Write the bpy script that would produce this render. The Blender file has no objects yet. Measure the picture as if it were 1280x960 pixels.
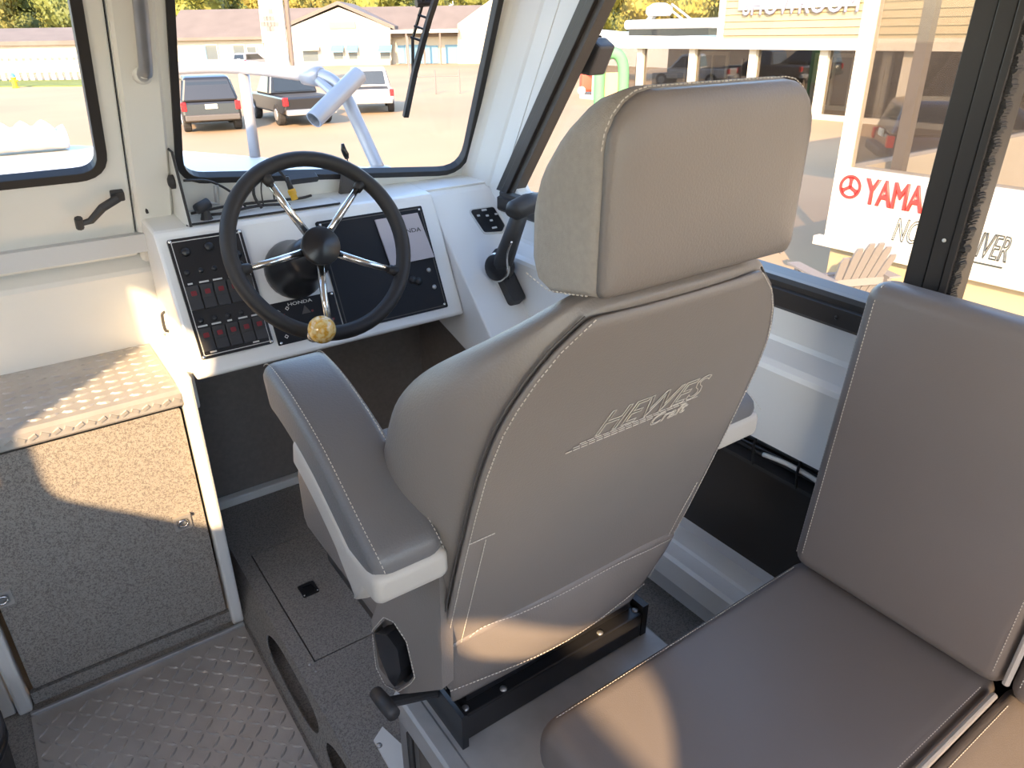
import bpy, bmesh, math, random
from mathutils import Vector, Matrix
from mathutils.geometry import tessellate_polygon
random.seed(7)
S = bpy.context.scene
COL = S.collection
V = Vector
# ------------------------------------------------------------------ camera
FPX = 919.8
yaw, pit, rol = [math.radians(a) for a in (35.554, 26.938, 0.182)]
fw = V((math.sin(yaw)*math.cos(pit), math.cos(yaw)*math.cos(pit), -math.sin(pit)))
r0 = V((math.cos(yaw), -math.sin(yaw), 0)); u0 = r0.cross(fw)
rt = math.cos(rol)*r0 + math.sin(rol)*u0
up = -math.sin(rol)*r0 + math.cos(rol)*u0
CAM = V((0, 0, 1.4))
cd = bpy.data.cameras.new('camera'); cam = bpy.data.objects.new('camera', cd); COL.objects.link(cam)
cd.sensor_fit = 'HORIZONTAL'; cd.sensor_width = 36; cd.lens = 36*FPX/1280
cd.clip_start = 0.02; cd.clip_end = 600
cam.matrix_world = Matrix(((rt.x, up.x, -fw.x, CAM.x), (rt.y, up.y, -fw.y, CAM.y), (rt.z, up.z, -fw.z, CAM.z), (0, 0, 0, 1)))
S.camera = cam
# ------------------------------------------------------------------ light
SUN_HEAD, SUN_EL = math.radians(45), math.radians(27)      # the light travels towards this heading from the bow
sd = V((math.sin(SUN_HEAD)*math.cos(SUN_EL), math.cos(SUN_HEAD)*math.cos(SUN_EL), -math.sin(SUN_EL)))
w = bpy.data.worlds.new('world'); S.world = w; w.use_nodes = True
nt = w.node_tree; bg = nt.nodes['Background']
sky = nt.nodes.new('ShaderNodeTexSky'); sky.sky_type = 'NISHITA'; sky.sun_disc = False
sky.sun_elevation = SUN_EL; sky.sun_rotation = math.atan2(-sd.x, -sd.y); sky.air_density = 1.0; sky.dust_density = 0.8; sky.ozone_density = 1.2
nt.links.new(sky.outputs[0], bg.inputs[0]); bg.inputs[1].default_value = 0.66
sl = bpy.data.lights.new('sun_offscreen', 'SUN'); sun = bpy.data.objects.new('sun_offscreen', sl); COL.objects.link(sun)
sl.energy = 10.0; sl.color = (1.0, 0.69, 0.38); sl.angle = math.radians(0.6)
sun.rotation_euler = sd.to_track_quat('-Z', 'Y').to_euler(); sun.location = (-20, -12, 15)
S.view_settings.view_transform = 'Standard'; S.view_settings.look = 'None'
S.view_settings.gamma = 1.0; S.view_settings.use_curve_mapping = False
S.view_settings.exposure = 0.58
# ------------------------------------------------------------------ pixel rays
def ray(x, y): return (x-640)/FPX*rt + (480-y)/FPX*up + fw
def onX(x, y, v): d = ray(x, y); return CAM + d*((v-CAM.x)/d.x)
def onY(x, y, v): d = ray(x, y); return CAM + d*((v-CAM.y)/d.y)
def onZ(x, y, v): d = ray(x, y); return CAM + d*((v-CAM.z)/d.z)
def onP(x, y, p0, n): d = ray(x, y); return CAM + d*((V(p0)-CAM).dot(n)/d.dot(n))
# ------------------------------------------------------------------ materials
MATS = {}
def mat(name, col, rough=.5, metal=0., bump=None, var=None, coat=0., spec=None, trans=0., ior=1.45, alpha=None, emit=None):
    """bump=(scale, strength, distance); var=(scale, other colour, contrast lo, hi)"""
    m = bpy.data.materials.new(name); m.use_nodes = True; MATS[name] = m
    n = m.node_tree.nodes; l = m.node_tree.links; b = n['Principled BSDF']
    c = (*col, 1)
    b.inputs['Base Color'].default_value = c; b.inputs['Roughness'].default_value = rough; b.inputs['Metallic'].default_value = metal
    if coat: b.inputs['Coat Weight'].default_value = coat; b.inputs['Coat Roughness'].default_value = .1
    if spec is not None: b.inputs['Specular IOR Level'].default_value = spec
    if trans: b.inputs['Transmission Weight'].default_value = trans; b.inputs['IOR'].default_value = ior
    if alpha is not None: b.inputs['Alpha'].default_value = alpha
    tc = n.new('ShaderNodeTexCoord')
    if var:
        t = n.new('ShaderNodeTexNoise'); t.inputs['Scale'].default_value = var[0]; t.inputs['Detail'].default_value = 3
        r = n.new('ShaderNodeValToRGB'); r.color_ramp.elements[0].position = var[2]; r.color_ramp.elements[1].position = var[3]
        r.color_ramp.elements[0].color = (*var[1], 1); r.color_ramp.elements[1].color = c
        l.new(tc.outputs['Object'], t.inputs['Vector']); l.new(t.outputs['Fac'], r.inputs[0]); l.new(r.outputs[0], b.inputs['Base Color'])
    if bump:
        t = n.new('ShaderNodeTexNoise'); t.inputs['Scale'].default_value = bump[0]; t.inputs['Detail'].default_value = 4
        k = n.new('ShaderNodeBump'); k.inputs['Strength'].default_value = bump[1]; k.inputs['Distance'].default_value = bump[2]
        l.new(tc.outputs['Object'], t.inputs['Vector']); l.new(t.outputs['Fac'], k.inputs['Height']); l.new(k.outputs[0], b.inputs['Normal'])
    return m
white = mat('white_paint', (.74, .73, .69), .35, bump=(60, .05, .002), var=(3, (.70, .69, .65), .3, .6))
whiteg = mat('white_gloss', (.80, .80, .78), .22, bump=(30, .03, .002))
deckw = mat('white_deck', (.56, .56, .56), .45, bump=(80, .1, .002))
ceilm = mat('ceiling_white', (.70, .68, .63), .6, bump=(50, .05, .002))
vinyl = mat('grey_vinyl', (.218, .186, .168), .42, bump=(420, .35, .0012), var=(4, (.195, .17, .155), .35, .65))
vinyld = mat('dark_grey_vinyl', (.140, .134, .138), .40, bump=(380, .35, .0012))
vinyll = mat('light_grey_vinyl', (.47, .43, .39), .5, bump=(500, .25, .001))
weave = mat('pale_woven_fabric', (.36, .32, .28), .75, bump=(900, .5, .001), var=(150, (.32, .285, .25), .3, .7))
bench_m = mat('taupe_vinyl', (.19, .165, .155), .40, bump=(500, .22, .001), var=(3, (.175, .15, .14), .35, .65))
thread = mat('pale_thread', (.60, .54, .47), .8)
rubber = mat('black_rubber', (.022, .020, .020), .55, bump=(200, .1, .001))
rubberg = mat('grey_rubber', (.075, .066, .06), .6, bump=(150, .15, .001))
plast = mat('black_plastic', (.014, .014, .016), .3, bump=(300, .05, .0005))
plastm = mat('matt_black_plastic', (.034, .033, .035), .55, bump=(300, .15, .0006))
plastd = mat('satin_black_board', (.014, .014, .017), .62, bump=(300, .1, .0005), spec=.25)
anod = mat('black_anodised', (.030, .026, .024), .38, bump=(120, .06, .0006))
chrome = mat('polished_steel', (.75, .73, .70), .14, 1., bump=(40, .03, .0005))
alu = mat('brushed_aluminium', (.50, .50, .50), .38, .85, bump=(140, .12, .0008), var=(20, (.40, .40, .40), .3, .7))
alup = mat('tread_aluminium', (.56, .53, .49), .42, .55, bump=(160, .15, .0008), var=(9, (.44, .41, .38), .3, .7))
alupd = mat('worn_tread_aluminium', (.42, .385, .345), .45, .35, bump=(160, .2, .0008), var=(9, (.33, .30, .27), .3, .7))
redm = mat('dark_red_mark', (.17, .012, .016), .5, bump=(80, .02, .0005))
printw = mat('white_print', (.62, .62, .60), .6, bump=(80, .02, .0005))
printd = mat('dark_print', (.03, .035, .03), .6, bump=(80, .02, .0005))
card = mat('pale_card', (.50, .45, .46), .6, bump=(200, .05, .0005))
amber = mat('amber_resin', (.80, .40, .03), .08, bump=(60, .5, .002), var=(110, (.95, .72, .30), .4, .62), coat=1.)
yelp = mat('yellow_plastic', (.65, .38, .02), .4, bump=(100, .05, .0005))
def speckle(name, a, b_, scale, rough=.75):
    m = mat(name, a, rough)
    n = m.node_tree.nodes; l = m.node_tree.links; b = n['Principled BSDF']
    tc = n.new('ShaderNodeTexCoord')
    t = n.new('ShaderNodeTexNoise'); t.inputs['Scale'].default_value = scale; t.inputs['Detail'].default_value = 2.5; t.inputs['Distortion'].default_value = 1.2
    r = n.new('ShaderNodeValToRGB'); r.color_ramp.elements[0].position = .40; r.color_ramp.elements[1].position = .54
    r.color_ramp.elements[0].color = (*b_, 1); r.color_ramp.elements[1].color = (*a, 1)
    k = n.new('ShaderNodeBump'); k.inputs['Strength'].default_value = .5; k.inputs['Distance'].default_value = .0015
    l.new(tc.outputs['Object'], t.inputs['Vector']); l.new(t.outputs['Fac'], r.inputs[0]); l.new(r.outputs[0], b.inputs['Base Color'])
    l.new(t.outputs['Fac'], k.inputs['Height']); l.new(k.outputs[0], b.inputs['Normal'])
    return m
speck = speckle('speckled_grey_coating', (.33, .30, .262), (.17, .150, .135), 250)
speckd = speckle('speckled_floor_coating', (.27, .247, .22), (.15, .134, .122), 260)
panelg = mat('charcoal_panel', (.20, .175, .155), .6, bump=(250, .2, .001), var=(80, (.17, .148, .13), .3, .7))
darkin = mat('charcoal_lining', (.035, .032, .030), .8, bump=(80, .1, .001))
glass = mat('window_glass', (1, 1, 1), 0.0, trans=1., ior=1.0, spec=0)
def thin_glass(name, tint=(1, 1, 1), refl=.06):
    m = bpy.data.materials.new(name); m.use_nodes = True; n = m.node_tree.nodes; l = m.node_tree.links
    n.remove(n['Principled BSDF']); o = n['Material Output']
    t = n.new('ShaderNodeBsdfTransparent'); t.inputs[0].default_value = (*tint, 1)
    g = n.new('ShaderNodeBsdfGlossy'); g.inputs['Roughness'].default_value = .02
    x = n.new('ShaderNodeMixShader'); f = n.new('ShaderNodeLayerWeight'); f.inputs[0].default_value = .5
    pw_ = n.new('ShaderNodeMath'); pw_.operation = 'POWER'; pw_.inputs[1].default_value = 4
    mu = n.new('ShaderNodeMath'); mu.operation = 'MULTIPLY_ADD'; mu.inputs[1].default_value = .6; mu.inputs[2].default_value = refl; mu.use_clamp = True
    l.new(f.outputs['Facing'], pw_.inputs[0]); l.new(pw_.outputs[0], mu.inputs[0]); l.new(mu.outputs[0], x.inputs[0]); l.new(t.outputs[0], x.inputs[1]); l.new(g.outputs[0], x.inputs[2]); l.new(x.outputs[0], o.inputs[0])
    return m
pane_m = thin_glass('clear_pane', (.985, .985, .985), .008)
shop_m = thin_glass('shop_pane', (.70, .68, .65), .10)
wing_m = thin_glass('wing_pane', (.80, .78, .76), .05)
# outdoors
gravel = mat('pale_tarmac', (.345, .245, .14), .9, bump=(3, .3, .02), var=(.12, (.29, .20, .118), .35, .65))
grass_m = mat('grass', (.16, .19, .03), .9, bump=(8, .6, .05), var=(1.5, (.10, .13, .02), .3, .7))
cream = mat('cream_wall', (.50, .45, .365), .8, bump=(4, .1, .01), var=(.5, (.46, .415, .335), .3, .7))
roofm = mat('taupe_roof', (.155, .125, .108), .85, bump=(3, .3, .02), var=(.6, (.13, .105, .09), .3, .7))
bluep = mat('pale_blue_paint', (.10, .23, .34), .5, bump=(5, .1, .01))
wglass = mat('dim_window', (.10, .12, .13), .08, bump=(2, .05, .01))
woodw = mat('grey_wood', (.16, .147, .14), .8, bump=(30, .3, .004))
yellow = mat('yellow_hydrant_paint', (.55, .36, .01), .5, bump=(20, .1, .002))
bluec = mat('blue_cap_paint', (.08, .25, .55), .5, bump=(20, .1, .002))
siding = mat('yellow_siding', (.34, .27, .16), .75, bump=(6, .1, .004))
panelw = mat('cream_panel', (.50, .475, .415), .5, bump=(20, .05, .002))
creamp = mat('cream_trim', (.44, .405, .335), .6, bump=(10, .1, .003))
sred = mat('sign_red', (.75, .03, .025), .5, bump=(20, .02, .001))
carb = mat('black_car_paint', (.016, .016, .018), .3, coat=.3, bump=(2, .02, .002))
carbl = mat('dark_blue_car_paint', (.02, .026, .05), .25, coat=.6, bump=(2, .02, .002))
carw = mat('white_car_paint', (.50, .48, .455), .3, coat=.5, bump=(2, .02, .002))
cars = mat('silver_car_paint', (.35, .35, .36), .3, .4, bump=(2, .02, .002))
carglass = mat('car_window', (.02, .025, .03), .05, bump=(2, .02, .002))
tyre = mat('tyre', (.025, .023, .022), .85, bump=(30, .3, .005))
lampred = mat('tail_lamp_red', (.60, .015, .02), .2, bump=(40, .1, .002))
plate_m = mat('number_plate', (.70, .66, .52), .5, bump=(30, .05, .001))
greenp = mat('green_cloth', (.10, .30, .13), .8, bump=(10, .3, .01))
tanm = mat('tan_cloth', (.50, .30, .16), .8, bump=(10, .3, .01))
redp = mat('red_paint', (.60, .07, .04), .4, bump=(10, .1, .005))
bark = mat('bark', (.16, .11, .07), .9, bump=(6, .6, .04))
leafm = [mat('leaves_a', (.20, .20, .030), .7, bump=(2, .4, .1), var=(.9, (.09, .10, .014), .3, .7)),
         mat('leaves_b', (.26, .21, .035), .7, bump=(2, .4, .1), var=(.9, (.12, .11, .018), .3, .7)),
         mat('leaves_c', (.13, .15, .03), .7, bump=(2, .4, .1), var=(.9, (.06, .075, .014), .3, .7))]
# ------------------------------------------------------------------ builders
def thing(name, label, cat, base=(0, 0, 0), M=None, group=None, kind=None):
    o = bpy.data.objects.new(name, None); COL.objects.link(o); o.empty_display_size = .05
    o.matrix_world = M if M is not None else Matrix.Translation(V(base))
    tag(o, label, cat, group, kind); return o
def tag(o, label=None, cat=None, group=None, kind=None):
    if label: o['label'] = label
    if cat: o['category'] = cat
    if group: o['group'] = group
    if kind: o['kind'] = kind
    return o
def obj(name, bm, m, parent=None, world=True, smooth=False, sub=0, bevel=0., label=None, kind=None):
    """links bm as one mesh object; verts are world coordinates unless world=False (then the parent's own)"""
    if parent is not None and world:
        P = parent.matrix_world.copy() if parent.parent is None else parent.parent.matrix_world.copy()
        bmesh.ops.transform(bm, matrix=P.inverted(), verts=bm.verts)
    bmesh.ops.recalc_face_normals(bm, faces=bm.faces)
    me = bpy.data.meshes.new(name); bm.to_mesh(me); bm.free()
    return obj_me(name, me, m, parent, smooth, sub, bevel, label, kind)
def obj_me(name, me, m, parent=None, smooth=False, sub=0, bevel=0., label=None, kind=None):
    if not me.materials: me.materials.append(m)
    o = bpy.data.objects.new(name, me); COL.objects.link(o)
    if parent is not None: o.parent = parent
    if bevel:
        b = o.modifiers.new('bevel', 'BEVEL'); b.width = bevel; b.segments = 2; b.limit_method = 'ANGLE'; b.angle_limit = .7
    if sub:
        s = o.modifiers.new('sub', 'SUBSURF'); s.levels = sub; s.render_levels = sub
    if smooth or sub: me.polygons.foreach_set('use_smooth', [True]*len(me.polygons))
    if label: o['label'] = label
    if kind: o['kind'] = kind
    return o
def struct(name, bm, m, label, **k):
    o = obj(name, bm, m, None, **k); o['kind'] = 'structure'; o['label'] = label; return o
def NB(): return bmesh.new()
def box(bm, a, b, M=None):
    a, b = V(a), V(b)
    vs = [bm.verts.new((x, y, z)) for x in (a.x, b.x) for y in (a.y, b.y) for z in (a.z, b.z)]
    for f in ((0, 1, 3, 2), (4, 6, 7, 5), (0, 4, 5, 1), (2, 3, 7, 6), (0, 2, 6, 4), (1, 5, 7, 3)): bm.faces.new([vs[i] for i in f])
    if M is not None: bmesh.ops.transform(bm, matrix=M, verts=vs)
    return bm
def bx(a, b, M=None): return box(NB(), a, b, M)
def frame_from(o, x, y):
    x = V(x).normalized(); z = x.cross(V(y)).normalized(); y = z.cross(x)
    return Matrix(((x.x, y.x, z.x, o[0]), (x.y, y.y, z.y, o[1]), (x.z, y.z, z.z, o[2]), (0, 0, 0, 1)))
def loft(bm, rings, closed=True, cap=True):
    R = [[bm.verts.new(p) for p in r] for r in rings]; n = len(R[0])
    for a, b in zip(R[:-1], R[1:]):
        for i in range(n if closed else n-1): bm.faces.new((a[i], a[(i+1) % n], b[(i+1) % n], b[i]))
    if cap and closed:
        bm.faces.new(R[0][::-1]); bm.faces.new(R[-1])
    return bm
def tube(bm, pts, r, n=10, cap=True, smooth=0):
    pts = [V(p) for p in pts]
    if smooth: pts = catmull(pts, smooth)
    rr = r if isinstance(r, (list, tuple)) else [r]*len(pts)
    rings = []; prev = None
    for i, p in enumerate(pts):
        d = (pts[min(i+1, len(pts)-1)] - pts[max(i-1, 0)]).normalized()
        if prev is None:
            a = d.cross(V((0, 0, 1)))
            if a.length < .05: a = d.cross(V((1, 0, 0)))
            a.normalize()
        else: a = (prev - d*prev.dot(d)).normalized()
        prev = a; b = d.cross(a)
        rings.append([p + rr[i]*(math.cos(2*math.pi*k/n)*a + math.sin(2*math.pi*k/n)*b) for k in range(n)])
    return loft(bm, rings, True, cap)
def catmull(P, k):
    out = []
    for i in range(len(P)-1):
        p0, p1, p2, p3 = P[max(i-1, 0)], P[i], P[i+1], P[min(i+2, len(P)-1)]
        for j in range(k):
            t = j/k
            out.append(.5*((2*p1) + (p2-p0)*t + (2*p0-5*p1+4*p2-p3)*t*t + (3*p1-p0-3*p2+p3)*t**3))
    return out + [P[-1]]
def lathe(bm, prof, M=None, n=24):
    """prof = [(radius, height)] about local z"""
    rings = [[V((max(r, 1e-5)*math.cos(2*math.pi*k/n), max(r, 1e-5)*math.sin(2*math.pi*k/n), h)) for k in range(n)] for r, h in prof]
    s = len(bm.verts); loft(bm, rings); bm.verts.ensure_lookup_table()
    if M is not None: bmesh.ops.transform(bm, matrix=M, verts=bm.verts[s:])
    return bm
def rrect(x0, y0, x1, y1, r, n=6):
    rs = r if isinstance(r, (list, tuple)) else [r]*4       # corners: (x0,y0) (x1,y0) (x1,y1) (x0,y1)
    out = []
    for (cx, cy, a), q in zip((((x0, y0, 180)), (x1, y0, 270), (x1, y1, 0), (x0, y1, 90)), rs):
        ox = cx + (q if cx == x0 else -q); oy = cy + (q if cy == y0 else -q)
        for k in range(n+1):
            t = math.radians(a + 90*k/n); out.append((ox + q*math.cos(t), oy + q*math.sin(t)))
    return out
def rpoly(P, r, n=6):
    """polygon with rounded corners"""
    out = []; N = len(P); rs = r if isinstance(r, (list, tuple)) else [r]*N
    for i in range(N):
        p, a, b = V(P[i]).to_2d(), V(P[i-1]).to_2d(), V(P[(i+1) % N]).to_2d()
        da, db = (a-p).normalized(), (b-p).normalized(); ang = da.angle(db); t = rs[i]/math.tan(ang/2)
        s, e = p+da*t, p+db*t
        for k in range(n+1):
            u = k/n; q = (1-u)**2*s + 2*u*(1-u)*p + u*u*e; out.append((q.x, q.y))
    return out
def plate(outer, holes, thick, M, bm=None):
    """flat plate in local xy (z from 0 to -thick) with holes"""
    bm = bm or NB(); loops = [outer] + list(holes)
    tris = tessellate_polygon([[V((x, y, 0)) for x, y in L] for L in loops])
    flat = [p for L in loops for p in L]; vs = []
    top = [bm.verts.new(M @ V((x, y, 0))) for x, y in flat]; bot = [bm.verts.new(M @ V((x, y, -thick))) for x, y in flat]
    for t in tris:
        try: bm.faces.new([top[i] for i in t]); bm.faces.new([bot[i] for i in t][::-1])
        except ValueError: pass
    k = 0
    for L in loops:
        n = len(L)
        for i in range(n):
            a, b = k+i, k+(i+1) % n
            try: bm.faces.new((top[a], top[b], bot[b], bot[a]))
            except ValueError: pass
        k += n
    return bm
def prism(outline, d, M=None, bm=None):
    return plate(outline, [], d, M if M is not None else Matrix(), bm)
def offset_ring(P, d):
    out = []; N = len(P); A = sum(P[i][0]*P[(i+1) % N][1]-P[(i+1) % N][0]*P[i][1] for i in range(N)); s = 1 if A > 0 else -1
    for i in range(N):
        a, b = V(P[i-1]).to_2d(), V(P[(i+1) % N]).to_2d(); t = (b-a)
        if t.length < 1e-9: t = V((1, 0))
        t.normalize(); out.append((P[i][0]+s*t.y*d, P[i][1]-s*t.x*d))
    return out
def stitches(bm, path, dash=.0036, gap=.0022, r=.00065, closed=False):
    P = [V(p) for p in path]
    if closed: P.append(P[0])
    acc = 0.; on = True; cur = []; left = dash
    for a, b in zip(P[:-1], P[1:]):
        d = b-a; L = d.length; t = 0.
        if L < 1e-7: continue
        while t < L:
            step = min(left, L-t)
            if on:
                if not cur: cur = [a + d*(t/L)]
                cur.append(a + d*((t+step)/L))
            t += step; left -= step
            if left <= 1e-9:
                if on and len(cur) > 1 and (cur[-1]-cur[0]).length > .0008: tube(bm, [cur[0], cur[-1]], r, 4)
                cur = []; on = not on; left = dash if on else gap
    return bm
def text(name, s, M, size, m, parent=None, ext=.0005, shear=0., outline=0., sx=1., world=True, align='CENTER', spacing=1., label=None, bold=0.):
    c = bpy.data.curves.new(name, 'FONT'); c.body = s; c.size = size; c.shear = shear; c.align_x = align; c.align_y = 'CENTER'; c.space_character = spacing; c.bevel_depth = bold; c.bevel_resolution = 0
    c.fill_mode = 'BOTH' if not outline else c.fill_mode
    if outline: c.fill_mode = 'NONE'; c.bevel_depth = outline; c.bevel_resolution = 0; c.resolution_u = 3
    else: c.extrude = ext; c.resolution_u = 3
    t = bpy.data.objects.new(name, c); COL.objects.link(t)
    me = bpy.data.meshes.new_from_object(t); bpy.data.objects.remove(t); bpy.data.curves.remove(c)
    M = M @ Matrix.Diagonal((sx, 1, 1, 1))
    if parent is not None and world:
        P = parent.matrix_world if parent.parent is None else parent.parent.matrix_world
        M = P.inverted() @ M
    me.transform(M); me.materials.clear()
    return obj_me(name, me, m, parent, label=label)
def FR(x, y, z): return Matrix.Translation((x, y, z))
XYm = lambda z: FR(0, 0, z)
def XZm(y): return Matrix(((1, 0, 0, 0), (0, 0, -1, y), (0, 1, 0, 0), (0, 0, 0, 1)))      # local (x,y,z)->(x, Y-z, y): front face looks aft
def YZm(x): return Matrix(((0, 0, -1, x), (1, 0, 0, 0), (0, 1, 0, 0), (0, 0, 0, 1)))      # local (x,y,z)->(X-z, x, y): front face looks to port, thickness to starboard
def screw(name, p, n, r, parent, m=None):
    q = V(n).normalized().to_track_quat('Z', 'Y').to_matrix().to_4x4(); q.translation = V(p)
    return obj(name, lathe(NB(), [(r*.0, 0), (r, 0), (r, r*.25), (r*.7, r*.5), (0, r*.6)], q, 10), m or chrome, parent, smooth=True)
# ================================================================== THE CABIN
RK = math.radians(27)
WSM = frame_from((0, 1.82, .97), (1, 0, 0), (0, -math.sin(RK), math.cos(RK)))
WSI = WSM.inverted(); WN = WSM.to_3x3() @ V((0, 0, 1))
def WS(x, y): q = WSI @ onP(x, y, (0, 1.82, .97), WN); return (q.x, q.y)
TOP = 1.02                                                   # top of the raked front wall, measured along it
# windscreen opening and door opening in the raked front wall
bl, br, rtop = WS(226, 224), WS(579, 214), WS(624, 0)
k = (rtop[0]-br[0])/(rtop[1]-br[1])
ws_open = rpoly([(bl[0], bl[1]), (br[0], br[1]), (br[0]+k*(.80-br[1]), .80), (bl[0]+.012, .80)], [.06, .07, .07, .06])
door_x0, door_x1, door_b = -.235, .262, -.09
door_open = [(door_x0, door_b), (door_x1, door_b), (door_x1, .84), (door_x0, .84)]
dl, db = WS(109, 100)[0], WS(40, 224)[1]
dwin = rpoly([(-.17, db), (dl, db), (dl, .74), (-.17, .74)], [.05]*4)
pwin = [(-x+.02, y) for x, y in ws_open][::-1]
front = plate([(-1.16, -.2), (door_x0, -.2), (door_x0, door_b), (door_x0, .84), (door_x1, .84), (door_x1, door_b), (door_x1, -.2), (1.16, -.2), (1.16, TOP), (-1.16, TOP)], [ws_open, pwin], .012, WSM)
wf = struct('wall_front', front, white, 'white raked front bulkhead with the windscreen openings')
def gasket(name, loop, w_in, w_out, proud, parent, m=rubber, M=WSM):
    return obj(name, plate(offset_ring(loop, w_out), [offset_ring(loop, -w_in)], .012+2*proud, M @ FR(0, 0, proud)), m, parent, bevel=.003, smooth=False)
def window(name, label, loop, M=WSM):
    o = thing(name, label, 'window', M @ V((*loop[0], 0)), kind='structure')
    gasket('gasket', loop, .006, .010, .006, o, M=M)
    obj('pane', prism(loop, .004, M @ FR(0, 0, -.005)), pane_m, o)
    return o
win1 = window('window_1', 'large windscreen with black rubber gasket ahead of the steering wheel', ws_open)
window('window_2', 'windscreen with black rubber gasket on the far side of the bow door', pwin)
# bow door
dr = thing('door_1', 'white bow door with a black gasket window and a black latch', 'door', (0, 1.86, .9), kind='structure')
g = .004
obj('panel', plate([(door_x0+g, door_b), (door_x1-g, door_b), (door_x1-g, .84-g), (door_x0+g, .84-g)], [dwin], .014, WSM @ FR(0, 0, .004)), white, dr, bevel=.004)
gk = obj('gasket', plate(offset_ring(dwin, .012), [offset_ring(dwin, -.008)], .024, WSM @ FR(0, 0, .010)), rubber, dr, bevel=.003)
obj('pane', prism(dwin, .004, WSM @ FR(0, 0, -.003)), pane_m, dr)
dro = [(door_x0-.012, door_b), (door_x1+.012, door_b), (door_x1+.012, .852), (door_x0-.012, .852)]
obj('edge_seal', plate(dro, [[(door_x0+.014, door_b+.01), (door_x1-.014, door_b+.01), (door_x1-.014, .826), (door_x0+.014, .826)]], .004, WSM @ FR(0, 0, -.0125)), rubber, dr)
a, b = WS(96, 268), WS(148, 240)
la = NB(); LM = WSM @ FR(0, 0, .014)
plate(rpoly([(b[0]-.018, b[1]-.012), (b[0]+.008, b[1]-.010), (b[0]+.008, b[1]+.012), (b[0]-.018, b[1]+.012)], .004), [], .012, WSM @ FR(0, 0, .018), la)
tube(la, [WSM @ V((b[0]-.006, b[1], .02)), WSM @ V((b[0]-.04, b[1]-.012, .03)), WSM @ V((a[0]+.02, a[1]+.005, .032)), WSM @ V((a[0]+.004, a[1], .03))], [.009, .009, .0075, .006], 8)
tube(la, [WSM @ V((a[0]-.002, a[1]-.012, .03)), WSM @ V((a[0]-.002, a[1]+.014, .03))], .008, 8)
obj('latch_handle', la, plastm, dr, label='black lever latch')
# the little striker on the pillar
a = WS(178, 257)
stk = thing('latch_striker', 'tiny black latch striker on the white pillar beside the bow door', 'latch', WSM @ V((a[0], a[1], 0)))
obj('block', plate(rpoly([(a[0]-.008, a[1]-.003), (a[0]+.009, a[1]-.003), (a[0]+.009, a[1]+.008), (a[0]-.008, a[1]+.008)], .002), [], .012, WSM @ FR(0, 0, .011)), plast, stk)
obj('hook', tube(NB(), [WSM @ V((a[0]+.004, a[1], .009)), WSM @ V((a[0]+.006, a[1]-.012, .012))], .0035, 6), plast, stk)
# pillar rib and tube grab rail
a, b = WS(155, 240), WS(140, 0)
rib = NB(); loft(rib, [[WSM @ V((x0+dx, t, dz)) for dx, dz in ((-.006, 0), (-.006, .006), (.0, .012), (.066, .012), (.074, .0))] for x0, t in ((.270, -.15), (.270, TOP))])
struct('trim_1', rib, white, 'white pillar cover between the bow door and the windscreen')
p = WS(176, 92)
gt = thing('grab_tube', 'grey metal grab tube ending on the white pillar beside the windscreen', 'grab rail', WSM @ V((p[0], p[1], .01)))
obj('tube', tube(NB(), [WSM @ V((p[0], p[1], .008)), WSM @ V((p[0]+.001, p[1]+.02, .028)), WSM @ V((p[0]+.003, p[1]+.06, .034)), WSM @ V((p[0]+.006, p[1]+.4, .034)), WSM @ V((p[0]+.006, p[1]+.50, .03)), WSM @ V((p[0]+.006, p[1]+.54, .008))], .0125, 12, smooth=4), alu, gt, smooth=True)
obj('weld_foot', lathe(NB(), [(.0, .0), (.019, .0), (.017, .006), (.012, .012), (0, .013)], WSM @ FR(p[0], p[1]+.004, .0105), 14), white, gt, smooth=True)
# lower front: ledge under the bow door, wall down to the step
prof = [(1.90, .895), (1.872, .888), (1.868, .882), (1.845, .862), (1.840, .852), (1.842, .835), (1.846, .60), (1.90, .60)]
low = NB(); loft(low, [[V((x, y, z)) for y, z in prof] for x in (-.7, .275)])
struct('trim_2', low, white, 'white moulded ledge below the bow door')
lowp = NB(); box(lowp, (-1.16, 1.80, 0), (-.7, 1.86, .92)); struct('wall_front_lower', lowp, white, 'white lower bulkhead beside the step')
# ceiling and the walls behind and beside the camera
struct('ceiling', bx((-1.2, -1.45, 1.875), (1.2, 1.40, 1.93)), ceilm, 'white cabin roof above the seats')
# starboard side wall and its windows
WX = 1.15
s0 = onX(957, 342, WX); SZ = s0.z                             # top of the window sill
f0, f1 = onX(660, 185, WX), onX(745, 0, WX); kf = (f1.y-f0.y)/(f1.z-f0.z)
def fy(z, off=0.): return f0.y+kf*(z-f0.z)+off
PY0, PY1 = .472, .540                                         # black post between the side windows
w1 = rpoly([(PY1, SZ), (fy(SZ), SZ), (fy(1.74), 1.74), (PY1, 1.74)], [.005, .05, .04, .005])
w2 = rpoly([(-.85, SZ), (PY0, SZ), (PY0, 1.74), (-.85, 1.74)], [.04, .005, .005, .04])
side = plate([(-1.45, .88), (1.86, .88), (1.80, 1.02), (1.36, 1.90), (-1.45, 1.90)], [w1, w2], .04, YZm(WX))
struct('wall_right', side, white, 'white cabin side wall with the sliding windows')
wr = thing('window_3', 'black framed sliding side window behind the headrest', 'window', (WX, .9, SZ), kind='structure')
obj('pane', prism(w1, .004, YZm(WX+.024)), pane_m, wr)
sb = NB(); sp = [(WX+.01, SZ-.052), (WX-.010, SZ-.052), (WX-.014, SZ-.046), (WX-.014, SZ-.016), (WX-.006, SZ-.013), (WX-.006, SZ-.004), (WX-.002, SZ+.004), (WX+.012, SZ+.004), (WX+.046, SZ+.006), (WX+.046, SZ-.01)]
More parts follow.
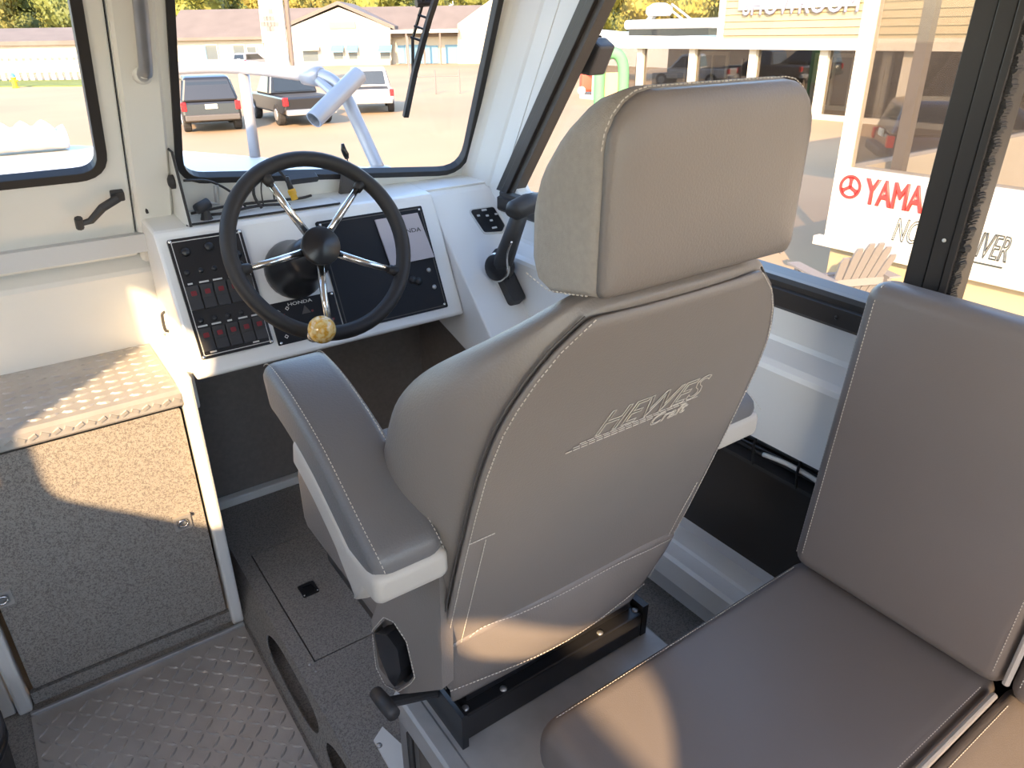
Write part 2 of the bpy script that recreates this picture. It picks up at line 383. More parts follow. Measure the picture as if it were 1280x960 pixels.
loft(sb, [[V((x, y, z)) for x, z in sp] for y in (-.87, fy(SZ)+.03)])
obj('sill', sb, anod, wr)
fb = NB()
for o0, o1, x0, x1 in ((-.010, .018, -.012, .004), (.018, .045, -.008, .002)):
    loft(fb, [[V((WX+x0, fy(z, o0), z)), V((WX+x0, fy(z, o1), z)), V((WX+x1, fy(z, o1), z)), V((WX+x1, fy(z, o0), z))] for z in (SZ, 1.76)])
obj('front_bar', fb, anod, wr, bevel=.002)
fs = NB(); loft(fs, [[V((WX+x0, fy(z, o), z)) for x0, o in ((-.002, -.030), (-.002, -.010), (.03, -.010), (.03, -.030))] for z in (SZ, 1.76)])
obj('sash_bar', fs, rubberg, wr)
obj('top_bar', bx((WX-.01, -.87, 1.73), (WX+.03, fy(1.74)+.03, 1.765)), anod, wr)
for pp in ((958, 366), (1046, 397)):
    q = onX(*pp, WX-.014); screw('screw', q, (-1, 0, 0), .004, wr, plast)
pq = NB()
for (ya, yb, xa, xb) in ((PY0+.038, PY1, -.012, .046), (PY0+.012, PY0+.036, -.016, .046), (PY0-.001, PY0+.010, -.020, .046)):
    box(pq, (WX+xa, ya, SZ-.002), (WX+xb, yb, 1.75))
obj('post', pq, anod, wr, bevel=.0015)
br_ = NB(); rnd = random.Random(3)
for i in range(560):
    z = SZ + .00135*i
    if z > 1.72: break
    e = rnd.uniform(.0045, .0085)+.0015*math.sin(i*.35); box(br_, (WX-.017+rnd.uniform(0, .004), PY0-e, z), (WX+.004, PY0+.002, z+.0017))
obj('brush_seal', br_, rubber, wr, kind='stuff', label='fuzzy black brush seal')
for zz in (1.008, 1.10): screw('screw', (WX-.017, PY0+.022, zz), (-1, 0, 0), .003, wr, printw)
wr2 = thing('window_4', 'open rear half of the side window behind the bench backrest', 'window', (WX, -.2, SZ), kind='structure')
obj('pane', prism(w2, .004, YZm(WX+.03)), pane_m, wr2)
# corner post between windscreen and side window
cp = NB(); cps = [(1.116, .002), (1.120, .010), (1.126, .018), (1.133, .034), (1.139, .070), (1.144, .098), (1.1475, .108), (1.1485, .16), (1.17, .16), (1.17, -.02), (1.116, -.02)]
loft(cp, [[WSM @ V((x, t+(-.0 if dz < .02 else dz*math.tan(RK)), 0)) + V((0, -dz, 0)) for x, dz in cps] for t in (-.06, TOP)])
cpo = struct('trim_3', cp, white, 'white corner post between the windscreen and the side window')
# hull liner below the side window
lp = [(WX+.02, SZ-.04), (WX-.003, SZ-.05), (WX-.003, .855), (WX-.006, .846), (1.098, .832), (1.088, .824), (1.085, .815), (1.088, .668), (1.10, .668), (1.12, .80), (WX+.02, .84)]
ln = NB(); loft(ln, [[V((x, y, z)) for x, z in lp] for y in (-.9, 1.80)])
struct('wall_right_liner', ln, whiteg, 'glossy white moulded side shelf below the window', smooth=False)
struct('wall_right_lower', bx((1.155, -1.45, .0), (1.19, 1.95, .9)), darkin, 'charcoal lining of the hull side under the white shelf')
struct('trim_4', loft(NB(), [[V((x, y, z)) for x, z in ((1.075, .21), (1.075, .265), (1.082, .273), (1.118, .276), (1.123, .282), (1.128, .325), (1.16, .330), (1.16, .21))] for y in (-.6, 1.6)]), whiteg, 'grey aluminium hull rail along the floor')
# floor, raised helm platform
struct('floor', bx((-1.2, -1.45, -.04), (1.2, 1.60, 0)), speckd, 'grey speckled cabin floor')
hx0, hx1, hy0, hy1 = .334, .62, 1.222, 1.66
hg = .0035                                                    # open joint round the hatch lid
top_pl = plate([(.294, -.6), (1.16, -.6), (1.16, 1.95), (.294, 1.95)], [[(hx0-hg, hy0-hg), (hx1+hg, hy0-hg), (hx1+hg, hy1+hg), (hx0-hg, hy1+hg)]], .014, XYm(.1))
plat = struct('floor_platform', top_pl, speckd, 'raised speckled helm platform')
obj('hatch_lid', plate([(hx0, hy0), (hx1, hy0), (hx1, hy1), (hx0, hy1)], [], .013, XYm(.1)), speckd, plat)
obj('hatch_rebate', plate([(hx0-.03, hy0-.03), (hx1+.03, hy0-.03), (hx1+.03, hy1+.03), (hx0-.03, hy1+.03)], [], .004, XYm(.0865)), speckd, plat)
a = onZ(385, 737, .1)
pull = NB(); plate(rrect(a.x-.02, a.y-.024, a.x+.022, a.y+.022, .005), [rrect(a.x-.012, a.y-.015, a.x+.014, a.y+.012, .003)], .004, XYm(.1035), pull)
hp = obj('hatch_pull', pull, plast, plat)
obj('hatch_pull_cup', plate(rrect(a.x-.013, a.y-.016, a.x+.015, a.y+.013, .003), [], .0008, XYm(.1006)), plast, plat)
for dx, dy in ((-.016, -.019), (.018, -.019)): screw('screw', (a.x+dx, a.y+dy, .1035), (0, 0, 1), .0026, plat)
for q in ((387, 831), (395, 839)): screw('rivet', onZ(*q, .1), (0, 0, 1), .0035, plat, alu)
# slots cut through the platform's side
SD = frame_from((.262, 0, .010), (0, 1, 0), (.033, 0, .0895))  # local x = fore and aft, y = up the sloping side
def slot(y0, y1):
    P = []
    for i in range(28):
        t = 2*math.pi*i/28; c = math.cos(t); P.append(((y0+y1)/2+(y1-y0)/2*abs(c)**.6*(1 if c > 0 else -1), .047+.027*math.sin(t)))
    return P
sgn_ = 1 if (SD.to_3x3() @ V((0, 0, 1))).x < 0 else -1
obj('side_board', plate([(-.6, 0), (1.95, 0), (1.95, .0955), (-.6, .0955)], [slot(1.08, 1.40), slot(.70, 1.045), slot(.32, .665)], .003, SD if sgn_ > 0 else SD @ FR(0, 0, .003)), speckd, plat)
obj('toe_strip', bx((.262, -.6, .0002), (.268, 1.95, .0115)), speckd, plat)
# tread plate on the floor
def tread(bm, x0, x1, y0, y1, z, pitch, L, W, h, ang=45):
    nx, ny = int((x1-x0)/pitch), int((y1-y0)/pitch)
    for i in range(nx):
        for j in range(ny):
            cx, cy = x0+(i+.5)*(x1-x0)/nx, y0+(j+.5)*(y1-y0)/ny
            t = math.radians(ang if (i+j) % 2 else -ang); c, s = math.cos(t), math.sin(t)
            P = [(L/2, 0), (L/5, W/2), (-L/5, W/2), (-L/2, 0), (-L/5, -W/2), (L/5, -W/2)]
            lo = [bm.verts.new((cx+c*a-s*b, cy+s*a+c*b, z)) for a, b in P]
            hi = [bm.verts.new((cx+c*a*.6-s*b*.45, cy+s*a*.6+c*b*.45, z+h)) for a, b in P]
            for k in range(6): bm.faces.new((lo[k], lo[(k+1) % 6], hi[(k+1) % 6], hi[k]))
            bm.faces.new(hi)
    return bm
ft = thing('floor_tread_plate', 'worn aluminium tread plate let into the cabin floor', 'floor plate', (.02, 1.0, 0))
obj('sheet', bx((-.214, -.3, 0.0002), (.2545, 1.522, .006)), alupd, ft)
obj('tread_pattern', tread(NB(), -.21, .250, -.28, 1.50, .006, .0262, .031, .0080, .0032), alupd, ft, kind='stuff')
ek = obj('edge_strip', bx((-.214, 1.520, 0.0002), (.256, 1.530, .014)), alu, ft, bevel=.002)
for xx in (-.17, -.05, .08, .19): screw('screw', (xx, 1.538, .001), (0, 0, 1), .0035, ft)
tb = thing('floor_tub', 'black rounded tub on the floor beside the tread plate', 'tub', (-.372, 1.36, 0))
obj('shell', lathe(NB(), [(0, .0005), (.115, .0005), (.125, .02), (.135, .16), (.140, .165), (.140, .172), (.128, .172), (.120, .03), (0, .03)], FR(-.372, 1.36, 0), 28), plastm, tb, smooth=True)
obj('rim_band', lathe(NB(), [(.1335, .135), (.1385, .138), (.1385, .148), (.1345, .151)], FR(-.372, 1.36, 0), 28), plast, tb, smooth=True)
# ---- step cabinet under the bow door
FY = 1.555
st = thing('step_cabinet', 'speckled grey locker under the step with a wide door', 'cabinet', (0, 1.6, 0))
obj('body', bx((-.205, FY+.070, 0), (.230, 1.838, .6395)), speck, st)
obj('kick_strip', bx((-.205, FY+.006, .0005), (.234, FY+.02, .034)), speck, st)
do = obj('door', plate(rrect(-.196, .046, .2275, .628, .006), [], .016, XZm(FY+.004)), speck, st, bevel=.002)
def latch(px):
    q = onY(*px, FY+.004); fr = NB()
    plate(rrect(q.x-.019, q.z-.021, q.x+.019, q.z+.019, .004), [rrect(q.x-.013, q.z-.015, q.x+.013, q.z+.012, .005)], .004, XZm(FY+.0005), fr)
    box(fr, (q.x-.019, FY-.005, q.z+.013), (q.x+.019, FY+.004, q.z+.020))
    l = obj('latch', fr, alup, do)
    obj('latch_ring', tube(NB(), [V((q.x+.010*math.cos(t), FY-.002, q.z-.002+.009*math.sin(t))) for t in [2*math.pi*i/16 for i in range(17)]], .0022, 6), chrome, do, smooth=True)
    obj('latch_bowl', prism(rrect(q.x-.013, q.z-.015, q.x+.013, q.z+.012, .005), .0006, XZm(FY+.0030)), alu, do)
latch((228, 652)); latch((2, 748))
for x0, nm in ((.2335, 'frame_post'), (-.236, 'frame_post')):
    obj(nm, bx((x0, FY-.014, .0005), (x0+.028, FY+.03, .70 if x0 > 0 else .64)), white, st, bevel=.006)
obj('frame_post', bx((.250, FY+.03, .0005), (.268, FY+.07, .601)), white, st, bevel=.004)
obj('frame_post', bx((-.275, FY-.0, .0005), (-.240, FY+.05, .64)), white, st, bevel=.004)
stp = thing('step_tread_plate', 'pale aluminium tread plate on top of the step locker', 'step', (0, 1.7, .64))
obj('sheet', loft(NB(), [[V((x, y, z)) for y, z in ((FY-.012, .640), (FY-.014, .644), (FY-.012, .668), (FY-.004, .675), (1.853, .676), (1.853, .6405))] for x in (-.60, .2335)]), alup, stp)
obj('tread_pattern', tread(NB(), -.30, .232, FY+.004, 1.85, .675, .0300, .030, .0100, .0034, 14), alup, stp, kind='stuff')
lipb = NB()
for i in range(26):
    x = -.29+i*.0205; box(lipb, (-.007, -.0022, -.0035), (.007, .001, .0035), FR(x, FY-.0135, .656) @ Matrix.Rotation(.5 if i % 2 else -.5, 4, 'Y'))
obj('lip_pattern', lipb, alup, stp, kind='stuff')
# port side: lower locker (mostly out of view)
pc = thing('port_locker', 'white locker front left of the speckled step locker', 'cabinet', (-.6, 1.6, 0))
obj('front', bx((-1.15, FY+.05, .0005), (-.277, FY+.08, .6395)), white, pc)
obj('top', bx((-1.15, FY+.05, .639), (-.601, 1.80, .66)), white, pc)
# ================================================================== HELM CONSOLE
FA = math.radians(26)
FM = frame_from((0, 1.55, .70), (1, 0, 0), (0, math.sin(FA), math.cos(FA))); FI = FM.inverted(); FN = FM.to_3x3() @ V((0, 0, 1))
def FP(x, y): q = FI @ onP(x, y, (0, 1.55, .70), FN); return (q.x, q.y)
con = thing('helm_console', 'white helm console with a sloping instrument face', 'console', (.6, 1.7, .68))
cprof = [(1.545, .690), (1.553, .684), (1.60, .684), (1.815, .62), (1.83, .62), (1.825, .985), (1.80, .984), (1.70, .977), (1.690, .974), (1.683, .966)]
loftb = loft(NB(), [[V((x, y, z)) for y, z in cprof] for x in (.272, .95)])
obj('body', loftb, whiteg, con, bevel=.006)
# starboard wing of the console, sloping down to the throttle
wp = [(1.83, .66), (1.826, .985), (1.74, .9765), (1.716, .960), (1.456, .694), (1.31, .545), (1.33, .52)]
obj('side_wing', loft(NB(), [[V((x, y, z)) for y, z in wp] for x in (.951, 1.16)]), whiteg, con, bevel=.005)
tp = NB(); loft(tp, [[V((.275, 1.73, .976)), V((.275, 1.835, .986)), V((.275, 1.835, .975)), V((.275, 1.73, .97))], [V((1.15, 1.73, .976)), V((1.15, 1.835, .986)), V((1.15, 1.835, .975)), V((1.15, 1.73, .97))]])
obj('top_shelf', tp, whiteg, con, bevel=.002)
obj('left_skirt', bx((.2345, 1.584, .60), (.2745, 1.846, .695)), white, con, bevel=.006)
lh = NB(); qa = onX(206, 390, .272); qb = onX(211, 414, .272)
tube(lh, [qa+V((0, 0, 0)), qa+V((-.007, 0, -.006)), qb+V((-.007, 0, .006)), qb], .0035, 8, smooth=3)
obj('side_pull', lh, plastm, con, label='small black pull handle', smooth=True)
ud = thing('footwell_panel', 'charcoal footwell panel below the instrument console', 'panel', (.6, 1.94, .1))
obj('back_board', bx((.27, 1.935, .1005), (1.155, 1.95, .70)), panelg, ud)
obj('side_board', bx((1.02, 1.60, .1005), (1.032, 1.935, .592)), panelg, ud)
obj('port_board', bx((.269, 1.64, .1005), (.277, 1.935, .599)), panelg, ud)
obj('bottom_beam', bx((.27, 1.905, .1005), (1.15, 1.934, .128)), white, ud, bevel=.004)
q = FM
def fpl(name, loop, th, z, m, parent, holes=(), bevel=0): return obj(name, plate(loop, holes, th, FM @ FR(0, 0, z)), m, parent, bevel=bevel)
def corner_screws(x0, y0, x1, y1, parent, z=.008, r=.0042):
    for x in (x0, x1):
        for y in (y0, y1): screw('screw', FM @ V((x, y, z)), FN, r, parent)
# switch panel
sp_ = thing('switch_panel', 'black rocker switch panel with two rows of switches on the helm console', 'switch panel', FM @ V((.37, .03, 0)))
fpl('panel', rrect(.292, .026, .449, .289, .004), .009, .0055, plast, sp_, bevel=.001)
fpl('border', rrect(.298, .032, .443, .283, .003), .0008, .0062, printw, sp_, holes=[rrect(.2995, .0335, .4415, .2815, .003)])
corner_screws(.297, .031, .444, .284, sp_, .0055)
# switch rows
def rocker(x, y, wd, ht, parent):
    rb = NB()
    loft(rb, [[FM @ V((x+a*wd/2, y+b*ht, z)) for b, z in ((-.5, .005), (-.5, .0125), (-.05, .0095), (.5, .0155), (.5, .005))] for a in (-.94, .94)])
    r = obj('rocker_switch', rb, plastm, parent, bevel=.0008)
    obj('red_mark', fplm(rrect(x-.0055, y+.004, x+.0060, y+.0145, .002), .0152), redm, parent)
def fplm(loop, z, th=.0012): return plate(loop, [], th, FM @ FR(0, 0, z))
for row, (yc, ht, n) in enumerate(((.158, .052, 5), (.066, .050, 5))):
    for i in range(n):
        x = .3125+i*.0288; rocker(x, yc, .0275, ht, sp_)
        obj('switch_label', fplm(rrect(x-(.010 if (i+row) % 3 else .005), yc+ht/2+.004, x+(.010 if (i+row) % 3 else .005), yc+ht/2+.0075, .0005), .0064, .0008), printw, sp_)
for i in range(5):
    x = .3125+i*.0288
    screw('fuse_cap', FM @ V((x, .108, .0055)), FN, .006, sp_, plast)
    screw('fuse_cap', FM @ V((x, .214, .0055)), FN, .006, sp_, plast)
for x, y in ((.322, .258), (.372, .262), (.425, .235)): screw('socket', FM @ V((x, y, .0055)), FN, .010, sp_, plast)
for x in (.312, .405): obj('maker_label', fplm(rrect(x, .0365, x+.014, .040, .0005), .0064, .0008), printw, sp_)
# engine gauge panel
hp_ = thing('engine_gauge_panel', 'small black engine warning panel reading HONDA under the steering wheel', 'gauge panel', FM @ V((.54, .02, 0)))
fpl('panel', rrect(.459, .017, .617, .113, .003), .009, .005, plastd, hp_, bevel=.001)
corner_screws(.465, .022, .612, .108, hp_, .005, .0035)
text('maker_name', 'HONDA', FM @ FR(.532, .1035, .0056), .0105, printw, hp_, sx=1.5)
for x, y in ((.478, .092), (.500, .096), (.592, .094), (.481, .034), (.505, .033)):
    o = .005; fpl('warning_icon', [(x-o, y), (x, y-o), (x+o, y), (x, y+o)], .0006, .0056, printw, hp_, holes=[[(x-o*.6, y), (x, y-o*.6), (x+o*.6, y), (x, y+o*.6)]])
fpl('warning_triangle', [(.530, .076), (.552, .076), (.541, .095)], .0006, .0056, rubberg, hp_)
for x, y in ((.489, .083), (.556, .079), (.60, .05)): fpl('red_mark', rrect(x-.0025, y-.0025, x+.0025, y+.0025, .001), .0006, .0056, redm, hp_)
# big blank panel with a card on it
bp_ = thing('blank_panel', 'large blank black instrument panel right of the steering wheel', 'instrument panel', FM @ V((.76, .02, 0)))
fpl('panel', rrect(.622, .014, .906, .280, .004), .008, .004, plastd, bp_, bevel=.001)
fpl('trim_line', rrect(.627, .019, .901, .275, .003), .0008, .0046, rubberg, bp_, holes=[rrect(.629, .021, .899, .273, .003)])
corner_screws(.631, .023, .897, .271, bp_, .004, .0035)
for px in ((535, 338), (542, 359)): screw('knob', FM @ V((*FP(*px), .004)), FN, .006, bp_, alu)
for px in ((515, 350), (522, 352)): screw('key_switch', FM @ V((*FP(*px), .004)), FN, .010, bp_, plast)
cdp = [FP(*p) for p in ((467, 276), (520, 267), (541, 322), (487, 333))]
cdd = thing('card', 'pale printed card tucked on the blank black panel', 'card', FM @ V((*cdp[0], .005)))
cdp = cdp[::-1]
obj('sheet', plate(cdp, [], .004, FM @ FR(0, 0, .0095)), card, cdd)
c0 = FP(508, 290); text('printed_word', 'HONDA', FM @ FR(c0[0], c0[1], .0098) @ Matrix.Rotation(-.03, 4, 'Z'), .015, printd, cdd, ext=.0002, sx=1.3)
# steering wheel
WA = math.radians(28); wc = V((.533, 1.416, .971))
SM = frame_from(wc, (1, 0, 0), (0, math.sin(WA), math.cos(WA)))
sw = thing('steering_wheel', 'black steering wheel with five polished spokes and an amber spinner knob', 'steering wheel', FM @ V((.54, .17, 0)))
rm = NB(); RR = .180
loft_r = []
N = 64
rings = []
for i in range(N):
    t = 2*math.pi*i/N; c, s = math.cos(t), math.sin(t)
    rings.append([SM @ V(((RR+.0155*math.cos(a))*c, (RR+.0155*math.cos(a))*s, .0175*math.sin(a))) for a in [2*math.pi*k/12 for k in range(12)]])
rings.append(rings[0]); loft(rm, rings, True, False); bmesh.ops.remove_doubles(rm, verts=rm.verts, dist=1e-6)
rim = obj('rim', rm, rubber, sw, smooth=True)
for k in range(5):
    t = math.radians(-101+72*k); d = V((math.cos(t), math.sin(t), 0))
    obj('spoke', tube(NB(), [SM @ (d*.022+V((0, 0, -.016))), SM @ (d*.10+V((0, 0, -.012))), SM @ (d*.158)], [.0085, .0075, .0065], 12), chrome, sw, smooth=True)
    obj('spoke_ferrule', tube(NB(), [SM @ (d*.150), SM @ (d*.160), SM @ (d*.176)], [.0095, .011, .012], 10), rubber, sw, smooth=True)
hub = lathe(NB(), [(.0, -.03), (.030, -.03), (.038, -.012), (.040, .002), (.039, .006), (.006, .017), (0, .0175)], SM, 28)
obj('hub_cap', hub, plast, sw, smooth=True, bevel=.001)
hb = FM @ V((.541, .180, 0))
col = lathe(NB(), [(.0, 0), (.068, 0), (.068, .012), (.063, .03), (.052, .065), (.048, .10), (.046, .13), (.036, .16), (.026, .165), (.024, .215), (0, .216)], frame_from(hb, (1, 0, 0), (0, math.sin(FA), math.cos(FA))), 28)
obj('column_boot', col, plast, sw, smooth=True)
SN = SM.to_3x3() @ V((0, 0, 1)); kq_ = SM.inverted() @ onP(396, 418, wc+SN*.02, SN); ka = math.atan2(kq_.y, kq_.x); kc = SM @ V((.182*math.cos(ka), .182*math.sin(ka), .016))
kb = obj('spinner_knob', lathe(NB(), [(0, .0)]+[(.0275*math.sin(math.pi*i/14), .0275-.0275*math.cos(math.pi*i/14)+.010) for i in range(1, 14)]+[(0, .065)], frame_from(kc, (1, 0, 0), (0, math.sin(WA), math.cos(WA))), 24), amber, sw, smooth=True, label='amber resin spinner knob')
obj('knob_clamp', lathe(NB(), [(0, -.022), (.017, -.022), (.019, -.008), (.019, .004), (.012, .010), (0, .012)], frame_from(kc, (1, 0, 0), (0, math.sin(WA), math.cos(WA))), 16), chrome, sw, smooth=True)
# chart plotter bracket on the dash top
bk = thing('mounting_bracket', 'tall thin metal bracket standing on the console top by the pillar', 'bracket', (.34, 1.74, .978))
def bkq(px, xv): return onX(*px, xv)
b0 = bkq((232, 283), .345); b1 = bkq((207, 188), .345); b2 = bkq((214, 190), .345); b3 = bkq((222, 278), .345)
arm = NB(); yb0 = 1.715; 
BQ = [(q.y, max(q.z, .9765)) for q in [onX(*p, .343) for p in ((238, 284), (213, 270), (205, 190), (209, 186), (214, 190))]]
plate(BQ, [], .003, YZm(.343), arm)
obj('arm', arm, white, bk)
edge = NB(); tube(edge, [V((.3445, y, z)) for y, z in (BQ[0], BQ[4], BQ[3], BQ[2])], .0030, 6)
obj('edge_trim', edge, rubber, bk)
obj('base', bx((.343, 1.70, .9785), (.70, 1.765, .9825)), white, bk, bevel=.001)
obj('base_trim', tube(NB(), [V((.343, 1.699, .981)), V((.52, 1.699, .981)), V((.70, 1.699, .981))], .0025, 6), rubber, bk)
kn = lathe(NB(), [(0, 0), (.012, 0), (.015, .004), (.015, .012), (.008, .016), (0, .016)], frame_from((.3465, 1.735, 1.068), (0, 0, 1), (0, 1, 0)), 14)
obj('clamp_knob', kn, rubber, bk, smooth=True)
# cables and small fittings
def cable(label, pts, r, m=rubber, name='cable', end=None):
    t = thing(name, label, 'cable', pts[0]); obj('lead', tube(NB(), pts, r, 7, smooth=5), m, t, smooth=True); return t
DZ = .983
cable('thin black cable running from the bracket knob to the console top', [(.362, 1.735, 1.068), (.385, 1.735, 1.066), (.42, 1.74, 1.058), (.46, 1.745, 1.03), (.49, 1.75, .990)], .0028)
cable('black cable coiled low on the console top behind the wheel', [(.40, 1.735, .988), (.44, 1.72, .990), (.48, 1.735, .991), (.53, 1.75, .989), (.58, 1.72, .990), (.56, 1.71, .990)], .0035)
c3 = cable('black cable arched over the console top with a yellow plug hanging down', [(.520, 1.73, .988), (.508, 1.735, 1.02), (.520, 1.74, 1.065), (.545, 1.735, 1.080), (.570, 1.72, 1.068), (.585, 1.71, 1.035)], .0035, name='plug_cable')
pl1 = V((.585, 1.71, 1.038)); pl2 = V((.592, 1.705, 1.003))
obj('plug_sleeve', tube(NB(), [pl1+V((-.003, 0, .018)), pl1, pl2+(pl1-pl2)*.6], [.004, .006, .007], 10), rubber, c3, smooth=True)
obj('plug', tube(NB(), [pl2+(pl1-pl2)*.7, pl2+(pl1-pl2)*.62, pl2+(pl1-pl2)*.35, pl2+(pl1-pl2)*.33, pl2], [.0075, .0095, .0095, .008, .008], 12), yelp, c3, label='yellow screw plug')
cable('thin black wire looped up beside the arched cable', [(.528, 1.74, .988), (.528, 1.74, 1.03), (.542, 1.74, 1.075), (.556, 1.745, 1.06), (.558, 1.75, 1.0)], .0018)
cable('black cable lying across the console top under the windscreen', [(.37, 1.76, .990), (.45, 1.775, .992), (.55, 1.77, .992), (.62, 1.765, .990), (.66, 1.78, .990)], .0032)
hn = thing('swivel_clamp', 'small black swivel clamp beside the tall bracket', 'clamp', (.385, 1.72, .982))
obj('barrel', tube(NB(), [(.372, 1.712, 1.008), (.378, 1.714, 1.010), (.402, 1.722, 1.017)], [.011, .012, .012], 12), plastm, hn, smooth=True)
obj('foot', tube(NB(), [(.392, 1.72, .981), (.392, 1.72, 1.006)], [.014, .007], 10), plastm, hn)
obj('arm', tube(NB(), [(.402, 1.722, 1.017), (.424, 1.735, 1.01), (.428, 1.735, 1.05)], .0055, 8), alu, hn)
sb_ = thing('windscreen_switch_box', 'flat black box on the windscreen gasket behind the wheel', 'box', WSM @ V((.60, .06, .012)))
e = WS(376, 219); obj('case', plate(rrect(e[0]-.035, e[1]-.006, e[0]+.035, e[1]+.009, .004), [], .018, WSM @ FR(0, 0, .024)), plastm, sb_, bevel=.002)
e = WS(428, 215)
mp = thing('antenna_mount', 'slim black stalk with a clip rising at the windscreen behind the wheel', 'mount', (.74, 1.79, .983))
mx, my = WS(428, 240)
obj('stalk', plate(rrect(mx-.019, mx*0+.02, mx+.019, .105, .004), [], .012, WSM @ FR(0, 0, .028)), rubberg, mp, bevel=.002)
mq = WSM @ V((WS(427, 185)[0], WS(427, 185)[1], .02))
obj('clip', tube(NB(), [mq+V((-.004, 0, .022)), mq+V((-.003, 0, .008)), mq+V((.002, 0, -.004)), mq+V((.004, 0, -.014))], [.004, .007, .008, .005], 8), plast, mp, smooth=True)
obj('wire', tube(NB(), [mq+V((.004, 0, -.012)), mq+V((.008, .002, -.035)), WSM @ V((mx+.006, .10, .022))], .0015, 6, smooth=4), rubber, mp)
# trim gauge and throttle on the console's wing
wd = V((0, .264, .268)).normalized(); WG = frame_from((0, 1.456, .694), (1, 0, 0), wd); WGI = WG.inverted(); WGN = WG.to_3x3() @ V((0, 0, 1))
def WP(x, y): q = WGI @ onP(x, y, (0, 1.456, .694), WGN); return (q.x, q.y)
tg = thing('trim_tab_control', 'black trim tab control pad with pale markings on the console wing', 'control pad', WG @ V((*WP(607, 290), 0)))
gl = [WP(*p) for p in ((587, 264), (616, 260), (630, 283), (627, 290), (605, 291))]
gl = rpoly(gl[::-1], .008, 4)
obj('bezel', plate(offset_ring(gl, .005), [], .008, WG @ FR(0, 0, .003)), printw, tg)
obj('pad', plate(gl, [], .008, WG @ FR(0, 0, .006)), plast, tg, bevel=.001)
for px in ((597, 271), (608, 271), (619, 269), (613, 277), (604, 264), (617, 286)):
    e = WP(*px); ww = .008 if px[1] in (286, 264) else .0045
    obj('marking', plate(rrect(e[0]-ww, e[1]-.0028, e[0]+ww, e[1]+.0028, .001), [], .0006, WG @ FR(0, 0, .0066)), printw, tg)
th = thing('throttle_control', 'black throttle control with a grip lever beside the helm seat', 'throttle', WG @ V((1.05, .08, 0)))
pB = onX(622, 334, 1.03); pT = onX(645, 268, 1.02)
bs = NB(); e = WP(640, 350)
ex_ = min(e[0]+.05, 1.084)
plate(rpoly([(e[0]-.045, e[1]-.07), (ex_, e[1]-.07), (ex_, e[1]+.085), (e[0]-.03, e[1]+.085), (e[0]-.045, e[1]+.05)], .012), [], .03, WG @ FR(0, 0, .028), bs)
obj('base', bs, plastm, th, bevel=.005)
pd = (pT-pB).normalized()
side_d = V((-1, -.35, .1)).normalized()
Mb = frame_from(pB, pd, V((0, 0, 1)).cross(pd)) 
obj('pivot_cap', lathe(NB(), [(0, -.03), (.034, -.03), (.037, .004), (.033, .012), (.014, .016), (0, .0165)], side_d.to_track_quat('Z', 'Y').to_matrix().to_4x4() if False else Matrix.Translation(pB) @ side_d.to_track_quat('Z', 'Y').to_matrix().to_4x4(), 24), plast, th, smooth=True, bevel=.001)
obj('pivot_ring', lathe(NB(), [(.0335, .010), (.037, .006), (.039, .002), (.0385, -.002), (.035, .004)], Matrix.Translation(pB) @ side_d.to_track_quat('Z', 'Y').to_matrix().to_4x4(), 24), chrome, th, smooth=True)
obj('lever', tube(NB(), [pB+V((.012, 0, 0)), pB+(pT-pB)*.5+V((.012, 0, 0)), pT+V((.012, 0, 0))], [.027, .023, .020], 12), plastm, th, smooth=True)
obj('lever_trim', tube(NB(), [pB+V((.02, -.02, -.03)), pB+(pT-pB)*.3+V((-.002, -.022, -.002)), pB+(pT-pB)*.55+V((.0, -.02, 0))], .003, 6, smooth=4), chrome, th, smooth=True)
gx = (rt*1.0).normalized()
obj('grip', tube(NB(), [pT+V((-.018, -.012, .006)), pT+V((-.012, -.008, .012)), pT+V((.03, -.004, .02)), pT+V((.075, .0, .022))], [.018, .024, .026, .022], 14), plastm, th, smooth=True)
for i in (0, 1):
    c_ = onX(638+i*10, 262+i*2, pT.x-.004+i*.014)-fw*.026
    obj('trim_button', lathe(NB(), [(0, -.02), (.007, -.02), (.007, .0), (.004, .002), (0, .002)], Matrix.Translation(c_) @ (-fw).to_track_quat('Z', 'Y').to_matrix().to_4x4(), 12), alu, th, smooth=True)
# wires under the side shelf
for i, (dz, dx, r, m_, lb) in enumerate(((.0, .005, .006, plast, 'thick black cable along the hull side under the white shelf'), (-.016, .012, .005, plast, 'lower black cable along the hull side under the white shelf'), (-.030, .02, .0055, rubber, 'lowest black cable along the hull side recess'), (-.012, -.006, .0048, printw, 'white cable strapped under the white side shelf'))):
    y0, y1 = (-.3, 1.25) if m_ is not printw else (.30, .70)
    P = [V((1.105+dx, y0+(y1-y0)*k/8, .650+dz+.004*math.sin(k*1.7+i))) for k in range(9)]
    t = thing('hull_cable', lb, 'cable', P[0]); obj('lead', tube(NB(), P, r, 8, smooth=4), m_, t, smooth=True)
ct = thing('cable_tray', 'black shallow tray holding cables under the white side shelf', 'cable tray', (1.12, .5, .60))
obj('tray', bx((1.098, -.5, .598), (1.156, 1.305, .606)), plastm, ct)
for y in (.62, .72): obj('strap', tube(NB(), [V((1.096, y, .666)), V((1.092, y, .64)), V((1.099, y, .602))], .003, 6, smooth=3), plast, ct)
